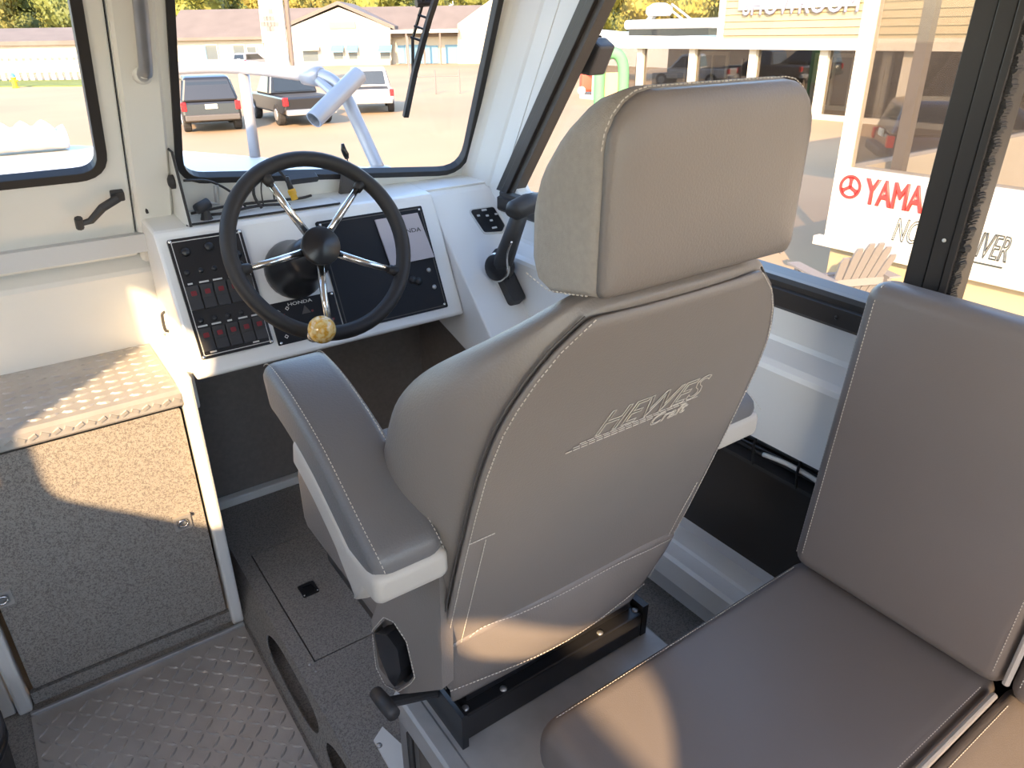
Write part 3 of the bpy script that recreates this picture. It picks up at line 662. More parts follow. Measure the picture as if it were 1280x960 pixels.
# ================================================================== HELM SEAT
SX = .545
dU = V((0, -.19, .63)).normalized(); nF = V((0, .63, .19)).normalized(); SB = V((SX, .66, .52)); SL = .658
def sbk(x, v, d=0.): return SB + V((x, 0, 0)) + dU*(SL*v) + nF*d
TAB = [(-.01, .185, .195, .09), (.06, .20, .22, .13), (.16, .215, .238, .155), (.30, .222, .246, .165), (.50, .222, .252, .160), (.65, .220, .254, .150), (.74, .217, .252, .140), (.82, .209, .238, .112), (.89, .192, .215, .074), (.955, .162, .176, .046), (1.0, .128, .136, .034), (1.018, .10, .106, .028)]
def tabv(v):
    for a, b in zip(TAB[:-1], TAB[1:]):
        if v <= b[0]:
            t = (v-a[0])/(b[0]-a[0]); return [a[i]+(b[i]-a[i])*t for i in (1, 2, 3)]
    return TAB[-1][1:]
seat = thing('helm_chair', 'grey vinyl helm seat with headrest and raised armrests', 'seat', (SX, .80, .40))
rings = []
for v, hb_, hf, t in TAB:
    P = [(-hb_, .012), (-hb_+.012, .001), (-hb_*.4, -.004), (hb_*.4, -.004), (hb_-.012, .001), (hb_, .012), ((hb_+hf)/2+.012, t*.45), (hf, t*.8), (hf-.018, t+.006), (hf-.06, t), (hf*.4, t*.72), (-hf*.4, t*.72), (-(hf-.06), t), (-(hf-.018), t+.006), (-hf, t*.8), (-(hb_+hf)/2-.012, t*.45)]
    rings.append([sbk(x, v, d) for x, d in P])
bk_ = obj('backrest', loft(NB(), rings), vinyl, seat, sub=2)
# rear cover panel, slightly proud, with its seam
vs_ = [.02+.98*i/22 for i in range(23)]
pn = []
for v in vs_:
    h = tabv(v)[0]-.004; pn.append([sbk(h*u, v, -.0045-.004*(1-u*u)) for u in (-1, -.93, -.6, -.2, .2, .6, .93, 1)])
pb = NB(); loft(pb, pn, closed=False)
pan = obj('back_cover', pb, vinyl, seat, sub=1)
so = pan.modifiers.new('thick', 'SOLIDIFY'); so.thickness = .004; so.offset = -1
edge = [sbk(-(tabv(v)[0]-.009), v, -.0062) for v in vs_] 
edr = [sbk((tabv(v)[0]-.009), v, -.0062) for v in vs_]
sm = NB(); stitches(sm, edge); stitches(sm, edr)
stitches(sm, [sbk(-.205, .24, -.0065), sbk(-.188, .62-.03, -.0085)][::-1] if False else [sbk(-.190, v, -.0070) for v in (.05, .2, .35, .5, .575)])
stitches(sm, [sbk(x, .575, -.0070) for x in (-.213, -.19, -.178)], .004, .001)
stitches(sm, [sbk(.198+.004*math.sin(v*20), v, -.0068) for v in (.05, .1, .2, .3, .42)])
fl = [(-.213, .12), (-.20, .19), (-.165, .252), (-.10, .247), (-.02, .236), (.07, .24), (.15, .228), (.213, .205)]
stitches(sm, catmull([sbk(x, v, -.013 if abs(x) < .16 else -.0075) for x, v in fl], 6))
obj('stitching', sm, thread, pan, kind='stuff', label='pale stitched seams')
# dark seam groove along the outline
grv = NB(); tube(grv, [sbk(-(tabv(v)[0]-.002), v, .0015) for v in vs_], .0013, 6); tube(grv, [sbk((tabv(v)[0]-.002), v, .0015) for v in vs_], .0013, 6)
obj('edge_seam', grv, rubberg, pan)
fp_ = NB(); rows = []
for i in range(11):
    v = -.035+.275*i/10; bul = math.sin(math.pi*min(1, (i+.4)/10.4))**.7
    row = []
    for j in range(15):
        u = -1+2*j/14; xx = u*(tabv(max(v, 0))[0]-.006)
        vv = v+(.012-.04*(u*u))*(1-i/10)*.2 + (.012*math.cos(u*1.4))*(i/10) - (.03*max(0, u-.6) if i > 6 else 0)
        row.append(sbk(xx, vv, -.007-.024*bul*(1-u**4)*(.7+.3*math.cos(u*3))))
    rows.append(row)
loft(fp_, rows, closed=False)
flp = obj('lower_flap', fp_, vinyl, seat, sub=1)
so = flp.modifiers.new('thick', 'SOLIDIFY'); so.thickness = .004; so.offset = -1
ls = NB(); stitches(ls, [p+nF*-.0035 for p in rows[3]]); obj('stitching', ls, thread, flp, kind='stuff')
# stitched name
lo_m = frame_from(sbk(.010, .758, -.0098), (1, 0, 0), dU)
text('stitched_name', 'HEWES', lo_m @ FR(0, .004, 0), .046, thread, pan, shear=.45, outline=.00055, sx=1.12, spacing=1.0)
text('stitched_script', 'Craft', lo_m @ FR(.038, -.0245, 0) @ Matrix.Rotation(.04, 4, 'Z'), .022, thread, pan, shear=.4, outline=.0005, sx=1.3)
ul = NB()
for k, (x0, x1, y) in enumerate(((-.108, .072, -.0165), (-.118, .012, -.0205), (-.10, .085, -.0130))): stitches(ul, [lo_m @ V((x0, y, 0)), lo_m @ V((x1, y+.002, 0))], .009, .002, .0006)
obj('stitched_lines', ul, thread, pan)
# headrest
hd = obj('headrest', NB(), weave, seat) if False else None
def hring(y, hx, z0, z1, r): return [V((SX+.005+a, y, b)) for a, b in rrect(-hx, z0, hx, z1, [.010, .010, r, r], 5)]
HB = [(.4545, .134, 1.172, 1.343, .046), (.470, .136, 1.170, 1.345, .046), (.496, .136, 1.164, 1.336, .046), (.521, .135, 1.158, 1.316, .045), (.543, .132, 1.163, 1.290, .042), (.556, .127, 1.176, 1.262, .035), (.564, .118, 1.192, 1.242, .02)]
hdb = obj('headrest', loft(NB(), [hring(*a) for a in HB]), weave, seat, smooth=True, label='headrest with pale woven sides')
hdb.data.polygons.foreach_set('use_smooth', [len(p.vertices) == 4 for p in hdb.data.polygons])
HC = [(.4550, .1345, 1.1715, 1.3435, .046), (.4500, .1330, 1.173, 1.342, .045), (.4455, .1280, 1.178, 1.337, .042), (.4425, .118, 1.188, 1.327, .036), (.4408, .095, 1.21, 1.305, .028), (.4400, .05, 1.24, 1.275, .012)]
hcv = obj('headrest_back', loft(NB(), [hring(*a) for a in HC]), vinyl, hdb, smooth=True, label='smooth grey vinyl headrest back')
hs = NB(); hp0 = hring(.4560, .1368, 1.169, 1.3455, .0475); stitches(hs, hp0[6:], .0032, .002, .0006)
hp1 = [V((.405+.001, y, z)) for y, z in ((.555, 1.1705), (.521, 1.1625), (.49, 1.168), (.462, 1.174))]
stitches(hs, [p+V((.0075, 0, 0)) for p in hp1], .003, .003, .0007)
obj('stitching', hs, thread, hdb, kind='stuff')
for x in (-.075, .085): obj('headrest_post', tube(NB(), [V((SX+x, .50, 1.10)), V((SX+x, .49, 1.19))], .007, 10), plast, seat)
def pillow(x0, x1, y0, y1, z0, z1, r, axis='Y', steps=5, rc=None):
    out = []
    A, B = (y0, y1)
    seq = [(A+r*(1-math.cos(t)), r*(1-math.sin(t))) for t in [math.pi/2*i/steps for i in range(steps+1)]]
    seq += [(B-(q-A), i_) for q, i_ in seq[::-1]]
    rc = rc or r
    return [[V((a, y, b)) for a, b in rrect(x0+i_, z0+i_, x1-i_, z1-i_, max(rc-i_*.6, .003), 5)] for y, i_ in seq]
# armrests
def armrest(side):
    P = catmull([V((0, y, z)) for y, z in ((.556, .872), (.574, .886), (.604, .902), (.645, .926), (.70, .957), (.76, .980), (.82, .995), (.868, .998), (.894, .982))], 3)
    nn = len(P); cx = SX+side*(SX-.274)
    def ringset(w0, top, bot, i0, i1, endr, rr):
        out = []
        for i in range(i0, i1):
            t = (P[min(i+1, nn-1)]-P[max(i-1, 0)]).normalized(); nv = V((0, -t.z, t.y))
            d0 = (P[i]-P[i0]).length; d1 = (P[i1-1]-P[i]).length
            k0 = math.sqrt(max(0., 1-max(0, 1-d0/endr)**2)); k1 = math.sqrt(max(0., 1-max(0, 1-d1/endr)**2)); k = max(.35, min(k0, k1)); kw = .72+.28*k
            bo = bot if not callable(bot) else bot(i/nn); m0 = (top+bo)/2; hh = (top-bo)/2*k
            out.append([P[i]+V((cx+a, 0, 0))+nv*b for a, b in rrect(-w0*kw, m0-hh, w0*kw, m0+hh, min(rr, hh*.9), 4)])
        return out
    a = obj('armrest', loft(NB(), ringset(.044, 0, -.068, 0, nn, .03, .016)), vinyld, seat, smooth=True, label='dark grey padded armrest')
    st_ = NB()
    for sgn in (-1, 1):
        path = []
        for i in range(1, nn-1):
            t = (P[i+1]-P[i-1]).normalized(); nv = V((0, -t.z, t.y)); path.append(P[i]+V((cx+sgn*.0355, 0, 0))+nv*.0002)
        stitches(st_, path, .0032, .0022, .0005)
    obj('stitching', st_, thread, a, kind='stuff')
    ii = nn-8
    obj('armrest_band', loft(NB(), ringset(.0462, -.046, lambda q: -.094-.034*max(0, 1-q*3), 0, ii, .012, .010)), vinyll, a, smooth=True, label='pale vinyl band under the armrest')
    obj('armrest_band_end', loft(NB(), pillow(cx-.0465, cx+.0465, .565, .66, .826, .866, .011)), vinyll, a, smooth=True)
    obj('armrest_bracket', tube(NB(), [V((cx-side*.01, .63, .86)), V((SX+side*.225, .64, .83))], .014, 10), plast, seat)
armrest(-1); armrest(1)
# seat cushion
obj('seat_cushion', loft(NB(), pillow(.298, .792, .70, 1.045, .60, .755, .035)), vinyl, seat, smooth=True)
obj('seat_pan', bx((.32, .68, .545), (.77, 1.0, .605)), plast, seat, bevel=.01)
# lower side cover with the recliner recess
CM = frame_from((.335, .60, 0), (-.035, .16, 0), (0, 0, 1)); CI = CM.inverted(); CN = CM.to_3x3() @ V((0, 0, 1))
def CP(x, y, z=-.02): q = CI @ onP(x, y, CM @ V((0, 0, z)), CN); return (q.x, q.y)
sc = [CP(*p) for p in ((548, 690), (551, 780), (553, 862), (500, 868), (474, 835), (464, 775), (478, 735))]
hole = rpoly([CP(*p) for p in ((467, 790), (481, 774), (492, 779), (507, 802), (517, 845), (512, 852), (497, 862), (482, 855), (472, 835))], .004, 3)
sco = obj('side_cover', plate(rpoly(sc, .006, 4), [hole], .02, CM), vinyl, seat, bevel=.004)
hs_ = NB(); stitches(hs_, [CM @ V((a, b, -.0205)) for a, b in offset_ring(hole, .003)], .0034, .002, .0007, True); obj('stitching', hs_, thread, sco, kind='stuff')
obj('recess', plate(offset_ring(hole, .004), [], .003, CM @ FR(0, 0, -.0005)), plast, seat)
pd_ = [CP(*p, -.028) for p in ((468, 792), (484, 794), (497, 812), (501, 840), (494, 860), (486, 850), (474, 820))]
obj('recliner_paddle', plate(rpoly(pd_, .006, 4), [], .028, CM), plast, seat, bevel=.004, label='black recliner paddle')
l0, l1 = onX(470, 866, .27), onX(492, 893, .27)
obj('slide_lever', tube(NB(), [l0, (l0+l1)/2, l1], [.010, .011, .010], 12), plastm, seat, smooth=True)
obj('slide_lever_stem', tube(NB(), [(l0+l1)/2, V((.372, .72, .455))], .008, 10), plastm, seat)
# slide rails and mechanism
obj('slide_rail', loft(NB(), [[V((x, y, z)) for x, z in ((.372, .402), (.372, .470), (.377, .474), (.383, .470), (.383, .402))] for y in (.645, .80)]), plast, seat)
obj('slide_rail', bx((.752, .655, .402), (.765, .80, .47)), plast, seat)
mb_ = NB(); box(mb_, (.384, .655, .402), (.751, .80, .456)); box(mb_, (.40, .676, .456), (.742, .80, .552))
obj('slide_carriage', mb_, plast, seat, bevel=.003)
for x, y in ((.392, .668), (.746, .668), (.46, .664), (.66, .664)): screw('bolt', (x, y, .456), (0, 0, 1), .006, seat, alu)
# ---- seat base box
railm2 = mat('grey_painted_metal', (.42, .42, .42), .4, .2, bump=(120, .1, .0006), var=(25, (.36, .36, .36), .3, .7))
sbx = thing('seat_base', 'grey aluminium box carrying the helm seat with an open dark side', 'seat base', (.56, .75, .1))
obj('top_plate', bx((.338, .505, .388), (.780, .80, .401)), railm2, sbx, bevel=.003)
obj('side_beam', loft(NB(), [[V((x, y, z)) for x, z in ((.335, .352), (.335, .399), (.340, .404), (.362, .404), (.366, .4005), (.366, .352))] for y in (.505, .80)]), railm2, sbx, bevel=.001)
obj('front_panel', bx((.345, .775, .1005), (.775, .79, .388)), panelg, sbx)
obj('starboard_panel', bx((.765, .505, .1005), (.775, .775, .388)), panelg, sbx)
obj('corner_post', bx((.338, .765, .1005), (.355, .795, .352)), alu, sbx)
obj('inner_liner', bx((.52, .505, .1005), (.53, .775, .388)), panelg, sbx)
obj('opening_trim', tube(NB(), [V((.337, .505, .112)), V((.337, .70, .112)), V((.337, .745, .13)), V((.337, .755, .18)), V((.337, .755, .35))], .006, 8), rubber, sbx, smooth=True)
fq = [onZ(*p, .106) for p in ((478, 908), (467, 925), (492, 970), (545, 970))]
obj('floor_flange', plate([(q.x, q.y) for q in fq][::-1], [], .005, XYm(.106)), white, sbx)
screw('bolt', onZ(474, 932, .106), (0, 0, 1), .006, sbx, alu)
# ================================================================== BENCH
bn = thing('side_bench', 'taupe vinyl side bench with backrest along the cabin wall', 'bench', (.75, .1, .1))
obj('base', bx((.50, -.6, .1005), (1.05, .50, .432)), panelg, bn)
def cushion(name, x0, x1, y0, y1, z0, z1, r, m, M=None, **k):
    bm = loft(NB(), pillow(x0, x1, y0, y1, z0, z1, r))
    if M is not None: bmesh.ops.transform(bm, matrix=M, verts=bm.verts)
    return obj(name, bm, m, bn, smooth=True, **k)
c1 = cushion('seat_cushion', .43, 1.055, .203, .552, .430, .522, .032, bench_m)
c2 = cushion('seat_cushion', .43, 1.055, -.55, .197, .430, .520, .018, bench_m)
TL = Matrix.Translation((1.0, 0, .53)) @ Matrix.Rotation(math.radians(5), 4, 'Y') @ Matrix.Translation((-1.0, 0, -.53))
b1 = cushion('backrest', .995, 1.062, .196, .548, .528, 1.045, .026, bench_m, TL)
b2 = cushion('backrest', .995, 1.062, -.55, .190, .528, 1.045, .022, bench_m, TL)
ss = NB()
stitches(ss, [V((x, .535, .5222)) for x in (.46, .7, 1.0)], .003, .0025, .0006); stitches(ss, [V((x, .218, .5222)) for x in (.46, 1.0)], .003, .0025, .0006)
stitches(ss, [V((x, .180, .5205)) for x in (.46, 1.0)], .003, .0025, .0006); obj('stitching', ss, thread, c1, kind='stuff')
s2 = NB()
for y in (.526, .212, .176): stitches(s2, [TL @ V((.9945, y, .56)), TL @ V((.9945, y, 1.015)), TL @ V((1.004, y, 1.040)), TL @ V((1.03, y, 1.0455))], .003, .0025, .0006)
stitches(s2, [TL @ V((x, y, z)) for x, y, z in ((1.004, .5415, .55), (1.004, .5415, 1.01), (1.012, .5415, 1.03), (1.03, .5415, 1.038))], .003, .0025, .0006)
obj('stitching', s2, thread, b1, kind='stuff')
obj('piping', tube(NB(), [V((x, .200, .520)) for x in (.45, 1.0)], .005, 8), vinyll, c2); obj('piping', tube(NB(), [TL @ V((.998, .193, .55)), TL @ V((.998, .193, 1.02))], .005, 8), vinyll, b2)
# ================================================================== REST OF THE CABIN (lets the sun in)
PWX = -1.15
sun_openings = [rrect(.495, 1.30, 1.10, 1.46, .04), rpoly([(.06, 1.30), (.458, 1.30), (.470, 1.84), (.06, 1.84)], [.16, .04, .04, .04]), rrect(-1.34, 1.715, -.885, 1.825, .05)]  # unseen windows, placed and sized to throw sun on the locker, seat and bench
struct('wall_left', plate([(-1.45, 0), (1.86, 0), (1.86, .9), (1.36, 1.90), (-1.45, 1.90)], sun_openings, .04, YZm(PWX-.04)), white, 'white cabin side wall on the far side from the helm')
struct('wall_back', plate([(-1.19, 0), (1.19, 0), (1.19, 1.90), (-1.19, 1.90)], [rrect(-.95, .06, 1.05, 1.70, .05)], .04, XZm(-1.45)), white, 'white rear bulkhead with a wide opening')  # unseen opening, sized to admit sky light and sun on the aft cushion
# ================================================================== OUTSIDE, ON THE BOAT
dkz = .95
dk = [(1.20, 1.80), (1.05, 2.20), (.79, 2.63), (.63, 2.87), (.34, 3.22), (.10, 3.40)]
dkp = dk + [(-x+.02, y) for x, y in dk[::-1]]
struct('foredeck', plate(dkp, [], .04, XYm(dkz)), deckw, 'white foredeck outside the windscreen')
hl = NB(); ks = []
for f_, kz in ((1., .93), (.98, .3), (.86, -.35), (.10, -.75)):
    ks.append([V((x*f_, y*(1 if f_ > .9 else .97), kz)) for x, y in ([(1.22, -1.3)]+dk+[(-x+.02, y) for x, y in dk[::-1]]+[(-1.2, -1.3)])])
loft(hl, ks, True, False); struct('hull', hl, deckw, 'white boat hull under the deck')
railm = mat('rail_grey', (.38, .38, .395), .35, .3, bump=(40, .05, .001))
rl = thing('bow_rail', 'pale tubular bow rail on the foredeck outside the windscreen', 'railing', (.80, 2.64, dkz))
L0 = onZ(319, 196, dkz); L1 = onY(304, 88, L0.y+.02); R0 = onZ(474, 212, dkz)
A0 = onY(120, 96, 3.25); A1 = onY(228, 85, 2.95); A2 = onY(300, 84, L0.y+.02); A3 = onY(372, 92, 2.42); A4 = onY(408, 97, 2.33); A5 = onY(430, 118, 2.28); A6 = onY(448, 155, 2.24)
obj('top_tube', tube(NB(), [A0, A1, A2, A3, A4, A5, A6, R0], .0205, 14, smooth=6), railm, rl, smooth=True)
obj('leg', tube(NB(), [L0, L1], .018, 12), railm, rl, smooth=True)
obj('foot', lathe(NB(), [(0, 0), (.04, 0), (.036, .008), (.02, .012), (0, .012)], Matrix.Translation(R0), 14), railm, rl, smooth=True)
rh = thing('rod_holder', 'tubular fishing rod holder clamped to the bow rail', 'rod holder', A4)
h0, h1 = onY(392, 150, 2.20), onY(449, 93, 2.26)
hax = (h1-h0).normalized(); ha = hax.cross(V((0, 0, 1))).normalized(); hb2 = hax.cross(ha)
hol = loft(NB(), [[h0+(h1-h0)*t+r_*(math.cos(2*math.pi*k/32)*ha+math.sin(2*math.pi*k/32)*hb2) for k in range(32)] for t, r_ in ((0, .0255), (.02, .0265), (.98, .0265), (1, .0255), (1, .0225), (.5, .0222), (0, .0225), (0, .0255))], True, False)
bmesh.ops.remove_doubles(hol, verts=hol.verts, dist=1e-6)
obj('tube', hol, railm, rh)
cl = (A3*.45+A4*.55); dcl = (A4-A3).normalized()
obj('clamp', tube(NB(), [cl-dcl*.035, cl-dcl*.033, cl+dcl*.028, cl+dcl*.03], [.024, .030, .030, .026], 14), railm, rh, smooth=True)
hm_ = (h0+h1)/2; obj('clamp_neck', tube(NB(), [cl, hm_+(cl-hm_).normalized()*.024], .014, 10), railm, rh)
bq = onZ(38, 190, dkz)
bcu = thing('ribbed_bow_cushion', 'pale ribbed cushion lying on the foredeck beyond the bow door', 'cushion', (bq.x, bq.y, dkz))
rib_ = NB(); rr = []
for i in range(41):
    u = -.38+.50*i/40; s = .050+.006*math.cos(i*math.pi/2.5); s *= (1 if 2 < i < 38 else .8)
    rr.append([V((bq.x+u, bq.y+.09*math.cos(t), dkz+.004+s*(1+math.sin(t))*.9)) for t in [2*math.pi*k/12 for k in range(12)]])
loft(rib_, rr); obj('pad', rib_, deckw, bcu, smooth=True)
wpp = thing('windscreen_wiper', 'black wiper hanging down outside the windscreen', 'wiper', WSM @ V((*WS(540, 40), -.05)))
def WO(x, y, z=-.05): e = WS(x, y); return WSM @ V((e[0], e[1], z))
obj('blade', loft(NB(), [[WO(x-3, y, -.045), WO(x+3, y, -.045), WO(x+3, y, -.055), WO(x-3, y, -.055)] for x, y in ((518, 160), (530, 105), (549, 38), (562, 0), (580, -60))]), rubber, wpp)
obj('blade_frame', tube(NB(), [WO(528, 110, -.05), WO(534, 70, -.075), WO(548, 24, -.075), WO(556, -30, -.07)], .004, 6), plast, wpp)
obj('arm', tube(NB(), [WO(545, 24, -.08), WO(538, 18, -.09), WO(533, -10, -.09), WO(525, -60, -.09)], .005, 6), plast, wpp)
obj('joint', tube(NB(), [WO(540, 26, -.078), WO(562, 24, -.078)], .009, 8), plast, wpp)
for x, y in ((536, 66), (541, 52), (546, 38)): obj('bridge', tube(NB(), [WO(x-6, y, -.07), WO(x+5, y, -.05)], .003, 6), plast, wpp)
sdv = thing('outside_lamp', 'black box lamp fixed outside the side window frame', 'lamp', onX(730, 75, WX+.06))
bq_ = [onX(*p, WX+.045) for p in ((738, 46), (751, 58), (737, 95), (721, 92), (728, 66))]
obj('housing', plate([(q.y, q.z) for q in bq_], [], .05, YZm(WX+.042)), plastm, sdv, bevel=.006)
# ================================================================== OUTSIDE, ASHORE
TI = math.radians(1.7); UPW = V((0, math.sin(TI), math.cos(TI))); CH = 3.05; G0 = CAM-UPW*CH
def G(x, y): return onP(x, y, G0, UPW)
def drop(p): return p-UPW*((p-G0).dot(UPW))
def hgt(p): return (p-G0).dot(UPW)
def F3(o, ex):
    ex = V(ex); ex = (ex-UPW*ex.dot(UPW)).normalized(); ey = UPW.cross(ex)
    return Matrix(((ex.x, ey.x, UPW.x, o.x), (ex.y, ey.y, UPW.y, o.y), (ex.z, ey.z, UPW.z, o.z), (0, 0, 0, 1)))
def FQ(F):                                     # pixel -> (u, h) on the frame's front plane
    I = F.inverted(); n = F.to_3x3() @ V((0, 1, 0)); o = F.translation
    def f(x, y): q = I @ onP(x, y, o, n); return (q.x, q.z)
    return f
gd = NB(); gm = F3(G0, (1, 0, 0)); box(gd, (-150, -60, -.5), (190, 260, 0), gm); struct('ground', gd, gravel, 'sunlit tan tarmac yard')
XZ0 = XZm(0)
# ---- far building with the gable
gF = F3(G(430, 82), rt); fb_ = FQ(gF)
bd = thing('gable_shop_building', 'long cream building with a central gable and taupe roof', 'building', M=gF)
def lb(a, b): return bx(a, b)
uL, uR = fb_(212, 80)[0], fb_(650, 80)[0]; eh = fb_(280, 45)[1]; rh_ = fb_(280, 16)[1]+.55
obj('wall', lb((uL, 1.6, -.4), (uR, 12, eh)), cream, bd, world=False)
rf = NB(); loft(rf, [[V((u, .6, eh-.1)), V((u, 7, rh_)), V((u, 13, eh-.1)), V((u, 13, eh-.4)), V((u, 7, rh_-.3)), V((u, .6, eh-.4))] for u in (uL-.5, uR+.5)]); obj('roof', rf, roofm, bd, world=False)
ga = [fb_(*p) for p in ((342, 84), (488, 84), (488, 34), (423, 9), (342, 42))]
obj('gable_wall', plate(ga, [], 9, XZ0), cream, bd, world=False)
gr_ = NB(); ap, el, er = fb_(423, 8), fb_(336, 44), fb_(494, 37)
loft(gr_, [[V((el[0], y, el[1])), V((ap[0], y, ap[1]+.15)), V((er[0], y, er[1])), V((er[0], y, er[1]+.35)), V((ap[0], y, ap[1]+.5)), V((el[0], y, el[1]+.35))] for y in (-.35, 9)]); obj('gable_roof', gr_, roofm, bd, world=False)
g2 = [fb_(*p) for p in ((572, 84), (660, 84), (660, 4), (618, -4), (572, 30))]
obj('wing_wall', plate(g2, [], 9, XZ0), cream, bd, world=False)
def panes(rects, m, nm, y=0., depth=.12, frame_m=None):
    for (x0, y0, x1, y1) in rects:
        a, b = fb_(x0, y1), fb_(x1, y0); wn = obj(nm, lb((a[0], y-.06, a[1]), (b[0], y+depth, b[1])), m, bd, world=False)
        if nm == 'window':
            t = .12; fr = plate([(a[0]-t, a[1]-t), (b[0]+t, a[1]-t), (b[0]+t, b[1]+t), (a[0]-t, b[1]+t)], [[(a[0], a[1]), (b[0], a[1]), (b[0], b[1]), (a[0], b[1])]], .1, FR(0, y-.1, 0) @ XZ0); obj('window_frame', fr, creamp, wn, world=False)
panes([(253, 57, 264, 75), (287, 57, 299, 68), (305, 59, 314, 72)], wglass, 'window', 1.55)
panes([(246, 57, 250, 76)], bluep, 'blue_door', 1.5)
panes([(380, 60, 397, 77), (418, 60, 428, 74), (437, 60, 446, 74), (476, 60, 487, 74)], wglass, 'window')
panes([(496, 57, 503, 80), (505, 56, 518, 80), (519, 56, 532, 80), (533, 57, 546, 80)], bluep, 'blue_door', 1.5)
panes([(556, 56, 574, 81)], bluep, 'blue_door', 1.5)
def awning(x0, x1, y0, y1):
    a, b = fb_(x0, y1), fb_(x1, y0)
    obj('awning', loft(NB(), [[V((a[0], -.0, b[1])), V((a[0], -.9, a[1])), V((a[0], -.9, a[1]-.1)), V((a[0], 0, b[1]-.1))], [V((b[0], -.0, b[1])), V((b[0], -.9, a[1])), V((b[0], -.9, a[1]-.1)), V((b[0], 0, b[1]-.1))]]), bluep if x0 > 400 else creamp, bd, world=False)
for a in ((378, 400, 57, 62), (415, 430, 56, 64), (434, 448, 56, 64), (474, 490, 56, 64)): awning(*a)
a, b = fb_(412, 36), fb_(444, 27); obj('sign_board', lb((a[0], -.15, a[1]), (b[0], 0, b[1])), siding, bd, world=False)
a, b = fb_(488, 42), fb_(574, 36); obj('porch_roof', lb((a[0], -1.5, a[1]), (b[0], 1.6, b[1])), creamp, bd, world=False)
for x in (512, 533, 553):
    u = fb_(x, 80)[0]; obj('porch_post', lb((u-.09, -1.4, -.2), (u+.09, -1.2, fb_(512, 40)[1])), roofm, bd, world=False)
# ---- low building and fence seen through the bow door
lF = F3(G(40, 92), rt); fl_ = FQ(lF)
lbd = thing('low_shed_building', 'long low cream shed with a taupe roof behind the picket fence', 'building', M=lF)
u0, u1 = fl_(-120, 80)[0], fl_(124, 80)[0]; e_ = fl_(40, 50)[1]; r_ = fl_(40, 37)[1]
obj('wall', lb((u0, 3, -.3), (u1, 12, e_)), cream, lbd, world=False)
obj('roof', loft(NB(), [[V((u, 2.4, e_-.1)), V((u, 8, r_+.25)), V((u, 13, e_-.1)), V((u, 13, e_-.5)), V((u, 8, r_-.15)), V((u, 2.4, e_-.5))] for u in (u0-.5, u1+.5)]), roofm, lbd, world=False)
kF = F3(G(45, 101), rt); fk = FQ(kF)
fen = thing('picket_fence', 'white board fence with gaps behind the yellow hydrant', 'fence', M=kF)
fe = plate([(0, 0), (1, 0), (1, 1), (0, 1)], [], .06, XZ0); fme = bpy.data.meshes.new('board'); fe.to_mesh(fme); fe.free(); fme.materials.append(cream)
fx0, fx1 = fk(-60, 100)[0], fk(150, 100)[0]; fh = fk(45, 66)[1]; pitch = (fk(49, 90)[0]-fk(40, 90)[0]); i = 0; u = fx0
while u < fx1:
    o = obj_me('board', fme, cream, fen); o.scale = (pitch*.60, 1, fh*(1+.03*math.sin(i*2.3))); o.location = (u, 0, 0); u += pitch; i += 1
obj('rail', lb((fx0, .06, fh*.72), (fx1, .14, fh*.82)), woodw, fen, world=False); obj('rail', lb((fx0, .06, fh*.15), (fx1, .14, fh*.25)), woodw, fen, world=False)
vg = NB(); q0, q1, q2, q3 = G(-60, 109), G(115, 108), G(115, 100), G(-60, 101); pts = [q0, q1, q2, q3]
loft(vg, [[p for p in pts], [p+UPW*.05 for p in pts]]); tag(obj('grass_verge', vg, grass_m), 'narrow grass verge along the board fence', 'grass', kind='stuff')
hF = F3(G(20, 110), rt); fh_ = FQ(hF); hh = fh_(20, 91)[1]; hw = hh*.19
hy = thing('fire_hydrant', 'yellow fire hydrant with a blue cap on the verge', 'hydrant', M=hF)
obj('barrel', lathe(NB(), [(0, 0), (hw*1.25, 0), (hw*1.25, hh*.06), (hw*.85, hh*.08), (hw*.8, hh*.62), (hw*1.05, hh*.64), (hw*1.05, hh*.72), (0, hh*.72)], None, 14), yellow, hy, world=False)
obj('cap', lathe(NB(), [(hw*.95, hh*.72), (hw*.9, hh*.85), (hw*.5, hh*.95), (hw*.25, hh), (0, hh)], None, 14), bluec, hy, world=False)
for s in (-1, 1): obj('nozzle', tube(NB(), [V((s*hw*.7, 0, hh*.5)), V((s*hw*1.5, 0, hh*.5))], hw*.35, 10), yellow, hy, world=False)
# ---- pole sign
sF = F3(G(372, 106), rt); fs_ = FQ(sF)
sg = thing('pole_sign', 'tall cream sign board on dark posts in front of the gable building', 'sign', M=sF)
a = [fs_(*p) for p in ((328, 54), (358, 52), (349, -30), (319, -30))]; obj('board', plate(a, [], .25, XZ0), cream, sg, world=False)
a = [fs_(*p) for p in ((332, 80), (361, 78), (358, 52), (330, 54))]; obj('lower_board', plate(a, [], .2, FR(0, .03, 0) @ XZ0), panelw, sg, world=False)
for (x0, y0), (x1, y1) in (((366, 106), (352, -40)), ((336, 106), (330, 54))):
    a, b = fs_(x0, y0), fs_(x1, y1); obj('post', tube(NB(), [V((a[0], .35, 0)), V((b[0], .35, b[1]))], .16, 10), roofm, sg, world=False)
for (x, y, n) in ((336, 14, 1), (334, 23, 3), (335, 30, 5), (336, 36, 2)):
    for k in range(n):
        c = fs_(x+k*4.2-(n-1)*2.1+2, y); t = .14; obj('letter_mark', lb((c[0]-t, -.03, c[1]-t), (c[0]+t, 0, c[1]+t)), woodw, sg, world=False)
